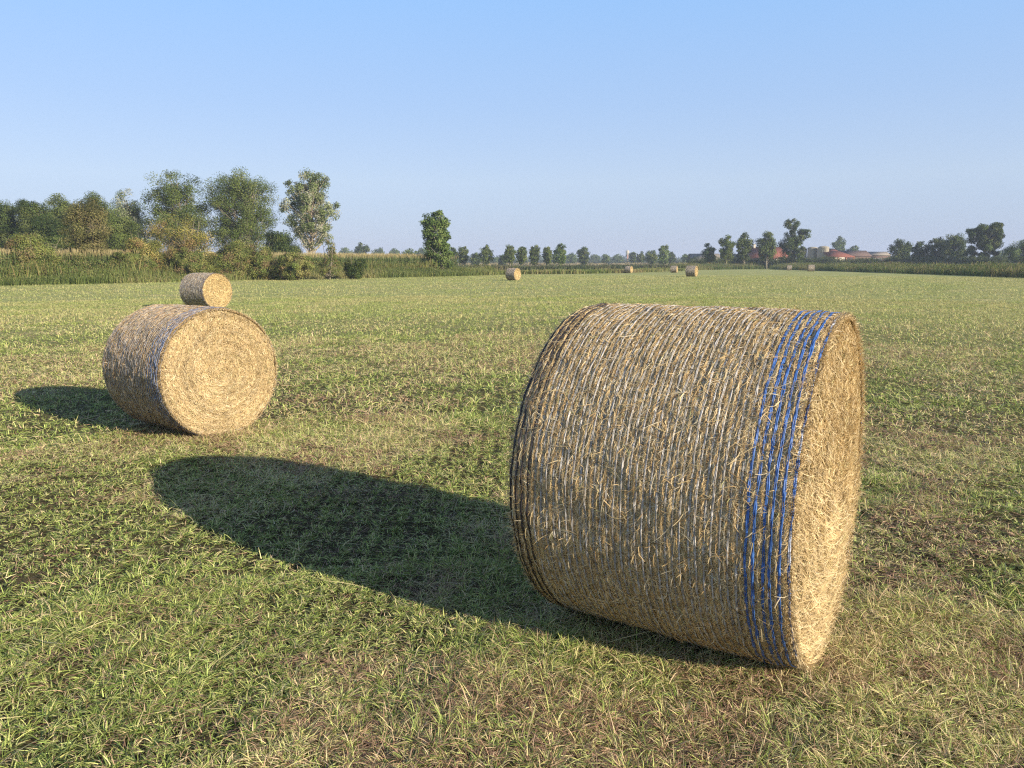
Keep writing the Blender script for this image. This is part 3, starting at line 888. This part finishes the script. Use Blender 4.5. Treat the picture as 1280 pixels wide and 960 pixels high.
# -- far trees: (px0, px1, top, Y, kind, label)
fars = [
    (420, 444, 310, 520, 'far', 'hazy low tree seen over the maize, left of the darker round pair'),
    (443, 463, 303, 360, 'dark', 'dark round tree seen over the maize between the sparse and the young poplar'),
    (464, 484, 310, 520, 'far', 'hazy tree just right of the dark round one behind the maize'),
    (484, 503, 311, 500, 'far', 'hazy rounded tree behind the middle of the maize field'),
    (503, 523, 311, 300, 'far', 'small olive tree behind the maize just left of the young poplar'),
    (520, 536, 309, 480, 'far', 'hazy tree partly behind the left side of the young poplar'),
    (559, 574, 309, 235, 'dark', 'dark tree tucked against the right side of the young poplar'),
    (572, 587, 307, 230, 'poplar', 'narrow tree, second to the right of the young poplar'),
    (587, 603, 316, 300, 'dark', 'low dark tree between two round ones right of the young poplar'),
    (599, 616, 306, 225, 'poplar', 'round topped tree standing behind and left of the lone small bale'),
    (614, 624, 321, 520, 'far', 'tiny hazy tree above the lone small bale, left of its row'),
    (622, 636, 317, 320, 'dark', 'low dark tree at the left foot of the row behind the lone small bale'),
    (629, 646, 305, 222, 'poplar', 'dark round tree directly behind the lone small bale'),
    (645, 660, 307, 225, 'poplar', 'round tree just right of the one behind the lone bale'),
    (660, 676, 305, 226, 'poplar', 'evenly round tree with a visible short trunk, middle of the poplar row'),
    (677, 692, 307, 228, 'poplar', 'slimmer open tree left of the tallest light green one in the row'),
    (690, 697, 314, 300, 'far', 'narrow tree squeezed behind the tallest light green one of the row'),
    (693, 709, 303, 222, 'fresh', 'tall light green tree at the right end of the poplar row'),
    (707, 722, 316, 480, 'far', 'low bluish trees clump right of the tall light green tree'),
    (721, 737, 307, 300, 'dark', 'dark tree with a narrow top standing alone right of the poplar row'),
    (737, 750, 318, 620, 'far', 'faint pale hazy tree right of the dark narrow topped one'),
    (751, 763, 317, 430, 'far', 'small round green tree left of the water tower'),
    (764, 780, 318, 560, 'far', 'hazy low tree at the foot of the water tower, left side'),
    (786, 797, 314, 420, 'dark', 'first of two equal round dark trees right of the water tower'),
    (795, 806, 314, 420, 'dark', 'second of two equal round dark trees right of the water tower'),
    (805, 824, 313, 330, 'poplar', 'broad green tree left of the light pointed one, above the middle distance bales'),
    (822, 837, 305, 300, 'fresh', 'light green tree with a pointed top above the middle distance bales'),
    (834, 844, 314, 380, 'dark', 'dark tree peeping out right of the pointed light green one'),
    (851, 863, 317, 420, 'far', 'small lone hazy tree left of the grey roofed barn'),
    (862, 876, 318, 500, 'far', 'low tree just left of the grey barn roof'),
    (877, 894, 304, 235, 'far', 'smallest of the four round trees in front of the farm, leftmost'),
    (896, 918, 294, 232, 'poplar', 'round tree on a short trunk, second from the left before the farm'),
    (918, 940, 290, 232, 'poplar', 'round tree on a short trunk just left of the red roofed farmhouse'),
    (945, 970, 288, 230, 'poplar', 'lighter open tree before the red farmhouse roof'),
    (1038, 1056, 295, 420, 'far', 'sparse pale tree behind the red roofed cart shed'),
    (1056, 1074, 306, 400, 'far', 'small flat topped tree behind the dark farm roof'),
    (1111, 1138, 298, 250, 'dark', 'round dark tree at the left end of the tree belt on the right'),
    (1137, 1159, 302, 240, 'dark', 'low dark tree second from the left in the tree belt on the right'),
    (1156, 1182, 296, 238, 'dark', 'dark tree in the middle of the right hand tree belt'),
    (1175, 1208, 291, 232, 'dark', 'dark sloping tree leaning on the biggest tree of the right hand belt'),
    (1256, 1300, 300, 210, 'fresh', 'pale green tree at the right edge of the photo'),
    (1236, 1262, 313, 420, 'far', 'small hazy tree right of the biggest dark tree of the belt'),
]
for k, (a, b, top, Y, kd, lab) in enumerate(fars):
    make_tree('field_tree', lab, 'tree', a, b, top, Y, kd, 0.16 if kd in ('poplar', 'far') else 0.06, seed=100 + k, group='trees far across the fields', spread=1.25, nclus=60)
make_tree('old_cedar', 'tall ragged dark tree with layered limbs over the farm roofs', 'tree', 971, 1010, 273, 240, 'dark', 0.0, seed=61, spread=.75, nclus=110, n=4200,
          shape=[(-.08, .84, .30, .14), (-.1, .60, .30, .20), (.26, .68, .26, .13), (-.22, .44, .30, .12), (.16, .46, .34, .14), (.0, .2, .46, .22)], trunk_r=0.4)
make_tree('broadleaf_tree', 'biggest dark tree of the right hand belt with gaps of sky in its right side', 'tree', 1200, 1257, 271, 215, 'dark', 0.0, seed=62, spread=.6, nclus=95, n=9000,
          shape=[(0, .66, .42, .26), (.22, .72, .26, .18), (-.18, .6, .3, .28), (-.1, .26, .38, .28), (.25, .42, .18, .16)], trunk_r=0.4)


# ------------------------------------------------------------------ strips of vegetation
def polyline_pts(pts, n, r_):
    pts = np.array(pts, float)
    seg = np.linalg.norm(np.diff(pts, axis=0), axis=1)
    cum = np.concatenate([[0], np.cumsum(seg)])
    u = r_.uniform(0, cum[-1], n)
    i = np.clip(np.searchsorted(cum, u) - 1, 0, len(seg) - 1)
    f = (u - cum[i]) / seg[i]
    p = pts[i] + (pts[i + 1] - pts[i]) * f[:, None]
    d = norm(pts[i + 1] - pts[i])
    nrm = np.stack([-d[:, 1], d[:, 0]], -1)
    return p, nrm, u


def strip(name, label, cat, pts, depth, n, h, wdt, pal, tipcol=None, seed=0, hvar=0.35, slope=0.0, lean=0.25, leafy=0):
    """a band of plants from the line pts to depth metres to its left-hand side"""
    r_ = np.random.default_rng(seed)
    p, nr, u = polyline_pts(pts, n, r_)
    off = r_.uniform(0, 1, n)
    p = p + nr * (off * depth)[:, None]
    hh = h * (1 - hvar + 2 * hvar * fbm(u * 0.25, off * 2, seed + 3, 3)) * r_.uniform(0.55, 1.0, n)
    hh *= (1 - slope) + slope * np.clip(off * 2, 0, 1)
    k = 4
    t = np.linspace(0, 1, k)
    phi = r_.uniform(0, 2 * np.pi, n)
    ln = np.abs(r_.normal(0, lean, n)) * hh
    P = np.stack([p[:, 0:1] + (ln * np.cos(phi))[:, None] * t ** 2, p[:, 1:2] + (ln * np.sin(phi))[:, None] * t ** 2, hh[:, None] * t - 0.05], -1)
    a = r_.uniform(0, np.pi, n)
    Wd = np.stack([np.cos(a), np.sin(a), np.zeros(n)], -1)
    pal = np.array(pal)
    patch = fbm(u * 0.12, off, seed + 9, 3)
    kk = np.clip((patch * 1.6 - 0.3 + r_.normal(0, 0.25, n)) * len(pal), 0, len(pal) - 1).astype(int)
    col = pal[kk] * r_.uniform(0.7, 1.3, (n, 1))
    V, Q, K = ribbons(P, Wd, r_.uniform(0.5, 1.3, n) * wdt, col, np.array([.7, 1, .9, .3]))
    ac = Acc()
    if tipcol is not None:
        K = K.reshape(n, k, 2, 3)
        K[:, 3:] = np.array(tipcol) * r_.uniform(.7, 1.2, (n, 1, 1, 1))
        sel = r_.random(n) < .5
        K[sel, 3:] = col[sel][:, None, None, :] * 1.1
        K = K.reshape(-1, 3)
    ac.add(V, Q, None, K)
    if leafy:
        m = leafy
        p, nr, u = polyline_pts(pts, m, r_)
        off = r_.uniform(0, 1, m)
        p = p + nr * (off * depth)[:, None]
        top = h * (0.5 + 0.9 * (fbm(u * 0.35, off, seed + 13, 3)))
        top *= (1 - slope) + slope * np.clip(off * 2, 0, 1)
        pos = np.stack([p[:, 0], p[:, 1], top * r_.uniform(0.05, 1, m) ** .7], -1)
        ld = norm(r_.normal(0, 1, (m, 3))); sd = norm(np.cross(ld, r_.normal(0, 1, (m, 3))))
        l = (wdt * 1.8 * r_.uniform(.6, 1.3, m))[:, None]
        Vl = np.stack([pos, pos + ld * l * .5 + sd * l * .35, pos + ld * l, pos + ld * l * .5 - sd * l * .35], 1).reshape(-1, 3)
        cl = pal[r_.integers(0, len(pal), m)] * r_.uniform(.6, 1.3, (m, 1))
        ac.add(Vl, np.arange(4 * m).reshape(m, 4), None, np.repeat(cl, 4, 0))
    o = ac.build(name, M_verge)
    return tag(o, label, cat, kind='stuff')


left_line = [G(-260, 366), G(-100, 360.5), G(0, 357.5), G(160, 354.2), G(300, 350.5), G(460, 347.8), G(560, 345.8), G(612, 344.2), G(634, 343)]
greens = [(0.085, 0.12, 0.03), (0.12, 0.155, 0.04), (0.17, 0.195, 0.055), (0.22, 0.24, 0.08), (0.28, 0.25, 0.11)]
strip('tall_verge_grass', 'uncut green grass bank along the left edge of the field', 'grass', left_line, 5.0, 38000, 1.15, 0.045, greens, None, 3, leafy=34000, slope=0.45, hvar=.6)
line2 = [(x - 3.0 * 0.5, y + 3.2) for x, y in left_line[:7]]
strip('weed_thicket', 'tangled yellowing weeds and brambles between the verge grass and the maize', 'weeds', line2, 4.0, 16000, 1.8, 0.06,
      [(0.08, 0.12, 0.03), (0.13, 0.17, 0.045), (0.19, 0.21, 0.06), (0.24, 0.19, 0.08)], None, 5, leafy=36000, hvar=.5)


# maize: stalks, arching leaves, tan tassels
def maize(name, label, pts, depth, n, h, seed, wk=1.0):
    r_ = np.random.default_rng(seed)
    p, nr, u = polyline_pts(pts, n, r_)
    row = np.floor(r_.uniform(0, 1, n) * depth / 0.75) * 0.75
    p = p + nr * row[:, None] + r_.normal(0, .05, (n, 2))
    hh = h * r_.uniform(.9, 1.08, n)
    ac = Acc()
    k = 3; t = np.linspace(0, 1, k)
    P = np.stack([np.repeat(p[:, :1], k, 1), np.repeat(p[:, 1:], k, 1), hh[:, None] * t], -1)
    a = r_.uniform(0, np.pi, n)
    ac.add(*[z if i_ != 1 else z for i_, z in enumerate(ribbons(P, np.stack([np.cos(a), np.sin(a), a * 0], -1), np.full(n, .03 * wk), np.tile([.16, .2, .07], (n, 1)) * r_.uniform(.8, 1.2, (n, 1)), np.ones(3)))][:2], None,
           np.repeat(np.tile([.16, .2, .07], (n, 1)), 2 * k, 0))
    for lf in range(9):
        z0 = hh * (0.12 + 0.085 * lf)
        ph = a + (lf % 2) * np.pi + r_.normal(0, .4, n)
        ln = r_.uniform(.45, .8, n); k = 4; t = np.linspace(0, 1, k)
        hor = ln[:, None] * t * .85
        ver = ln[:, None] * (0.75 * t - 1.0 * t ** 2)
        P = np.stack([p[:, :1] + hor * np.cos(ph)[:, None], p[:, 1:] + hor * np.sin(ph)[:, None], z0[:, None] + ver], -1)
        Wd = np.stack([-np.sin(ph), np.cos(ph), r_.normal(0, .3, n)], -1)
        c = np.array([.11, .16, .045])[None] * r_.uniform(.7, 1.4, (n, 1))
        dryl = r_.random(n) < .15
        c[dryl] = np.array([.30, .25, .12])
        v, q, kc = ribbons(P, norm(Wd), np.full(n, .075 * wk), c, np.array([.6, 1, .8, .15]))
        ac.add(v, q, None, kc)
    for ts in range(4):
        ph = r_.uniform(0, 6.28, n); k = 2
        P = np.stack([p, p], 1); P = np.concatenate([P, np.zeros((n, 2, 1))], 2)
        P[:, 0, 2] = hh * .97; P[:, 1, 2] = hh + r_.uniform(.15, .32, n)
        P[:, 1, 0] += .12 * np.cos(ph); P[:, 1, 1] += .12 * np.sin(ph)
        v, q, kc = ribbons(P, norm(np.stack([-np.sin(ph), np.cos(ph), ph * 0], -1)), np.full(n, .022 * wk), np.tile([.46, .38, .19], (n, 1)) * r_.uniform(.75, 1.15, (n, 1)), np.array([1, .5]))
        ac.add(v, q, None, kc)
    return tag(ac.build(name, M_verge), label, 'maize', kind='stuff')


mline = [(x - 2.6, y + 7.0) for x, y in left_line[:6]] + [(left_line[6][0] - 3, left_line[6][1] + 5), (left_line[7][0] - 4.5, left_line[7][1] + 3)]
maize('maize_field', 'standing maize with tan tassels behind the left hedge', mline, 9.0, 9000, 2.55, 8)
# solid undergrowth beneath the shrubs and behind the maize so that nothing shows bare field
strip('far_maize', 'pale band of ripe crop across the fields below the distant trees', 'crop', [G(560, 333.2), G(760, 333.0), G(900, 333.4)], 12, 9000, 2.0, 0.35, [(0.24, 0.21, 0.10), (0.30, 0.25, 0.13)], (0.36, 0.29, 0.16), 14)

# low verges and ditch banks in the middle distance
strip('ditch_grass', 'rough grass bank behind the lone small bale', 'grass', [G(575, 345.0), G(640, 343.0), G(720, 342.4), G(784, 341.2), G(860, 338.6)], 5.0, 16000, 0.75, 0.09,
      [(0.12, 0.16, 0.04), (0.18, 0.20, 0.06), (0.26, 0.22, 0.10)], None, 21)
strip('hedge_line', 'dark low hedge line across the middle distance right of centre', 'hedge', [G(560, 339.5), G(720, 337.6), G(800, 336.6), G(868, 336.2)], 3.0, 12000, 1.25, 0.14,
      [(0.05, 0.075, 0.025), (0.09, 0.11, 0.04), (0.16, 0.14, 0.07)], None, 22, leafy=9000)
strip('stubble_bank', 'brown weedy bank in front of the distant poplar row', 'weeds', [G(540, 335.6), G(700, 335.3), G(880, 335.0)], 3.0, 10000, 1.0, 0.2,
      [(0.15, 0.13, 0.06), (0.10, 0.12, 0.04), (0.22, 0.17, 0.09)], None, 23)
right_line = [G(868, 337.6), G(915, 336.8), G(960, 336.6), G(1040, 339.0), G(1120, 341.6), G(1200, 344.4), G(1280, 347.6), G(1400, 352.5), G(1500, 357)]
scrub = [(0.06, 0.10, 0.025), (0.09, 0.14, 0.035), (0.13, 0.18, 0.045), (0.18, 0.19, 0.06), (0.21, 0.18, 0.08)]
strip('ditch_scrub', 'weedy scrub bank with reddish seed heads along the right edge of the field', 'scrub', right_line, 7.0, 26000, 1.75, 0.07, scrub, (0.28, 0.21, 0.12), 31, leafy=70000, hvar=.45, slope=.35)
strip('farm_hedge', 'dark hedge in front of the farm buildings', 'hedge', [(XP(870, 240), 250), (XP(1000, 240), 246), (XP(1120, 225), 236), (XP(1300, 190), 205)], 3.5, 12000, 3.3, 0.16,
      [(0.045, 0.07, 0.025), (0.07, 0.10, 0.03), (0.11, 0.13, 0.045)], None, 32, leafy=22000, hvar=.35)
strip('distant_woods', 'hazy line of woods along the horizon', 'woods', [(-1100, 880), (-300, 950), (200, 960), (900, 900), (1400, 800)], 40, 9000, 8.5, 2.2,
      [(0.06, 0.09, 0.04), (0.09, 0.12, 0.05)], None, 41, leafy=16000, hvar=.5)
strip('distant_hedges', 'low far hedges behind the poplar row', 'hedge', [(-260, 560), (0, 590), (160, 580), (420, 520)], 12, 6000, 4.0, 1.0,
      [(0.06, 0.085, 0.035), (0.09, 0.11, 0.05)], None, 42, leafy=9000, hvar=.5)

# ------------------------------------------------------------------ farm buildings
M_plaster = solid_mat('plaster', (0.34, 0.31, 0.26), (0.46, 0.42, 0.36), 1.2, 0.9, 0.01)
M_tile = solid_mat('roof_tiles', (0.15, 0.05, 0.035), (0.23, 0.09, 0.06), 2.5, 0.85, 0.03, (1, 1, 3))
M_tan_roof = solid_mat('cement_roof', (0.20, 0.17, 0.14), (0.28, 0.25, 0.21), 1.5, 0.9, 0.02)
M_dark_roof = solid_mat('dark_roof', (0.09, 0.06, 0.05), (0.15, 0.10, 0.08), 1.5, 0.9, 0.02)
M_brick = solid_mat('old_brick', (0.28, 0.14, 0.09), (0.36, 0.20, 0.13), 3, 0.9, 0.01)
M_concrete = solid_mat('concrete', (0.25, 0.22, 0.17), (0.34, 0.31, 0.25), 1.0, 0.9, 0.01, (1, 1, .4))
M_boards = solid_mat('barn_boards', (0.07, 0.055, 0.045), (0.12, 0.09, 0.07), 2, 0.9)  # dark brown boards of the barn walls and doors
M_glass = solid_mat('window_glass', (0.03, 0.035, 0.04), (0.05, 0.055, 0.06), 1, 0.15, spec=0.6)


def box(ac, x0, x1, y0, y1, z0, z1):
    V = [(x, y, z) for z in (z0, z1) for y in (y0, y1) for x in (x0, x1)]
    ac.add(V, [(0, 2, 3, 1), (4, 5, 7, 6), (0, 1, 5, 4), (1, 3, 7, 5), (3, 2, 6, 7), (2, 0, 4, 6)])


def gable_house(name, label, cat, px0, px1, Y, py_ridge, py_eave, depth, wallm, roofm, rz=0.0, windows=(), chimney=None, doors=()):
    W = abs(XP(px1, Y) - XP(px0, Y)); xc = XP((px0 + px1) / 2, Y)
    zr = ZP(py_ridge, Y); ze = ZP(py_eave, Y)
    root = empty(name, (xc, Y + depth / 2, 0), rz)
    tag(root, label, cat)
    a = Acc()
    w2 = W / 2; d2 = depth / 2
    box(a, -w2 + .3, w2 - .3, -d2 + .3, d2 - .3, -.2, ze)
    a.add([(-w2 + .3, -d2 + .3, ze), (-w2 + .3, d2 - .3, ze), (-w2 + .3, 0, zr - .15), (w2 - .3, -d2 + .3, ze), (w2 - .3, d2 - .3, ze), (w2 - .3, 0, zr - .15)], None, [(0, 2, 1), (3, 4, 5)])
    a.build('wall', wallm, root)
    a = Acc()
    for s in (-1, 1):
        V = [(-w2, s * d2, ze - .1), (w2, s * d2, ze - .1), (w2, 0, zr), (-w2, 0, zr), (-w2, s * d2, ze + .1), (w2, s * d2, ze + .1), (w2, 0, zr + .2), (-w2, 0, zr + .2)]
        a.add(V, [(0, 1, 2, 3), (4, 7, 6, 5), (0, 4, 5, 1), (3, 2, 6, 7), (0, 3, 7, 4), (1, 5, 6, 2)])
    rf = a.build('roof', roofm, root)
    for (fx, z0, ww, hh) in windows:
        a = Acc(); x = -w2 + fx * W
        box(a, x - ww / 2 - .1, x + ww / 2 + .1, -d2 + .22, -d2 + .297, z0 - .1, z0 + hh + .1)
        fr = a.build('window', M_plaster, root)
        a = Acc(); box(a, x - ww / 2, x + ww / 2, -d2 + .20, -d2 + .217, z0, z0 + hh)
        a.build('pane', M_glass, fr)
    for (fx, ww, hh) in doors:
        a = Acc(); x = -w2 + fx * W
        box(a, x - ww / 2, x + ww / 2, -d2 + .22, -d2 + .297, 0, hh)
        a.build('door', M_boards, root)
    if chimney is not None:
        a = Acc(); x = -w2 + chimney * W; zt = zr + 1.1
        box(a, x - .45, x + .45, -.6, .3, zr - 1, zt); box(a, x - .6, x + .6, -.75, .45, zt, zt + .2)
        a.build('chimney', M_plaster, rf)
    return root


gable_house('barn', 'low barn with a pale grey tan roof at the left end of the farm', 'barn', 864, 902, 300, 317.5, 326, 9, M_boards, M_tan_roof, doors=((.3, 3, 2.4), (.7, 3, 2.4)))
gable_house('farm_house', 'small white farm building between two round trees', 'house', 905, 925, 292, 318, 322, 7, M_plaster, M_tan_roof, windows=((.3, 1.2, .9, 1.1), (.7, 1.2, .9, 1.1)))
gable_house('farm_house', 'long farmhouse with red tiled roof and pale chimney', 'house', 936, 986, 285, 309, 323, 12, M_plaster, M_tile, 0.05, windows=((.15, 1, .9, 1.2), (.4, 1, .9, 1.2), (.8, 1, .9, 1.2)), chimney=.22, doors=((.6, 1.4, 2.2),))


def silo(px0, px1, Y, py, label):
    W = abs(XP(px1, Y) - XP(px0, Y)); h = ZP(py, Y); r = W / 2
    root = empty('silo', (XP((px0 + px1) / 2, Y), Y, 0)); tag(root, label, 'silo', 'concrete farm silos')
    prof = [(r, -.2), (r, h * .9)]
    for nm_, pr in (('silo_wall', [(r, -.2)] + [(r * (1 + .012 * (k_ % 2)), h * .92 * k_ / 10 + .02 * (k_ % 2)) for k_ in range(1, 10)] + [(r, h * .92)]),
                    ('silo_roof', [(r + .12, h * .92 - .1), (r + .12, h * .92 + .02), (r * .85, h * .97), (r * .5, h * .995), (.01, h)])):
        a = Acc(); n_ = 24; th_ = np.linspace(0, 2 * np.pi, n_, endpoint=False)
        V = [(q[0] * math.cos(t_), q[0] * math.sin(t_), q[1]) for q in pr for t_ in th_]
        Q_ = [(i_ * n_ + j_, i_ * n_ + (j_ + 1) % n_, (i_ + 1) * n_ + (j_ + 1) % n_, (i_ + 1) * n_ + j_) for i_ in range(len(pr) - 1) for j_ in range(n_)]
        a.add(V, Q_); a.build(nm_, M_concrete, root, smooth=nm_ == 'silo_wall')
    a = Acc()
    for s_ in (-.2, .2):
        box(a, s_ - .03, s_ + .03, -r - .25, -r - .19, 0, h * .95)
    for k_ in range(int(h / .4)):
        box(a, -.17, .17, -r - .24, -r - .2, .3 + k_ * .4, .34 + k_ * .4)
    a.build('ladder', M_concrete, root)


silo(995.5, 1007, 292, 309.5, 'concrete silo half hidden behind the ragged dark tree, leftmost of three')
silo(1008.5, 1020.5, 290, 308.5, 'middle one of the three concrete silos')
silo(1021.5, 1034.5, 286, 307.5, 'brightly lit concrete silo beside the red roofed cart shed')

gable_house('farm_house', 'narrow orange brick gable with red roof just right of the silos', 'house', 1033, 1048, 300, 311, 316, 8, M_brick, M_tile, 0.5, windows=((.5, 1, 3.2, 1),))
# open cart shed
Y = 282; shed = empty('cart_shed', (XP(1047, Y), Y, 0)); tag(shed, 'open fronted cart shed with sloping red tiled roof and white back wall', 'shed')
W = XP(1063, Y) - XP(1031, Y); zr = ZP(313.5, Y); ze = ZP(321, Y)
a = Acc(); box(a, -W / 2 + .6, W / 2 - 1.2, 2.6, 2.8, -.1, ze + .2); a.build('wall', M_plaster, shed)
a = Acc()
V = [(-W / 2, -3.5, ze), (W / 2, -3.5, ze), (W / 2 - 3.2, 3.4, zr), (-W / 2, 3.4, zr)]
V += [(x, y, z - .22) for x, y, z in V]
a.add(V, [(0, 1, 2, 3), (4, 7, 6, 5), (0, 4, 5, 1), (1, 5, 6, 2), (2, 6, 7, 3), (3, 7, 4, 0)]); a.build('roof', M_tile, shed)
for f_ in (.06, .36, .66, .95):
    a = Acc(); x = -W / 2 + f_ * W; box(a, x - .18, x + .18, -3.3, -2.95, -.1, ze - .2); a.build('post', M_brick, shed)
gable_house('barn', 'long low barn with dark brown roof and small white openings', 'barn', 1050, 1089, 330, 313.5, 320, 12, M_dark_roof, M_dark_roof, windows=((.35, 1.6, 2.6, 1.4),))
gable_house('barn', 'low barn with pale roof and white window openings at the right end of the farm', 'barn', 1086, 1113, 340, 315, 319, 9, M_dark_roof, M_tan_roof, windows=((.2, 2.2, 2.4, 1.5), (.45, 2.2, 2.4, 1.5)), doors=((.8, 2.4, 2.8),))

# water tower
Y = 800; wt = empty('water_tower', (XP(784, Y), Y, 0)); tag(wt, 'faint pinkish water tower on the horizon above the far bales', 'water tower')
h = ZP(313, Y); n_ = 16; th_ = np.linspace(0, 2 * np.pi, n_, endpoint=False)
for nm_, pr in (('tower_shaft', [(1.1, -.5), (.9, h - 4)]), ('tank', [(.9, h - 4.3), (1.7, h - 3), (1.9, h - 1), (1.3, h), (.01, h + .4)])):
    a = Acc()
    a.add([(q[0] * math.cos(t_), q[0] * math.sin(t_), q[1]) for q in pr for t_ in th_],
          [(i_ * n_ + j_, i_ * n_ + (j_ + 1) % n_, (i_ + 1) * n_ + (j_ + 1) % n_, (i_ + 1) * n_ + j_) for i_ in range(len(pr) - 1) for j_ in range(n_)])
    a.build(nm_, M_brick if nm_ == 'tower_shaft' else M_plaster, wt, smooth=True)

# ------------------------------------------------------------------ haze
if HAZE_DENSITY > 0:
    m, t, N, L = new_mat('haze')
    out = N.new('ShaderNodeOutputMaterial')
    pv = N.new('ShaderNodeVolumePrincipled')
    pv.inputs['Color'].default_value = (0.70, 0.80, 1.0, 1)
    pv.inputs['Density'].default_value = HAZE_DENSITY
    pv.inputs['Anisotropy'].default_value = 0.0
    L.new(pv.outputs[0], out.inputs['Volume'])
    a = Acc(); box(a, -4300, 4300, -4300, 4300, -1.2, 24)
    hz = a.build('haze', m)
    hz.data.flip_normals() if False else None
    tag(hz, 'thin pale haze over the far fields', 'haze', kind='stuff')
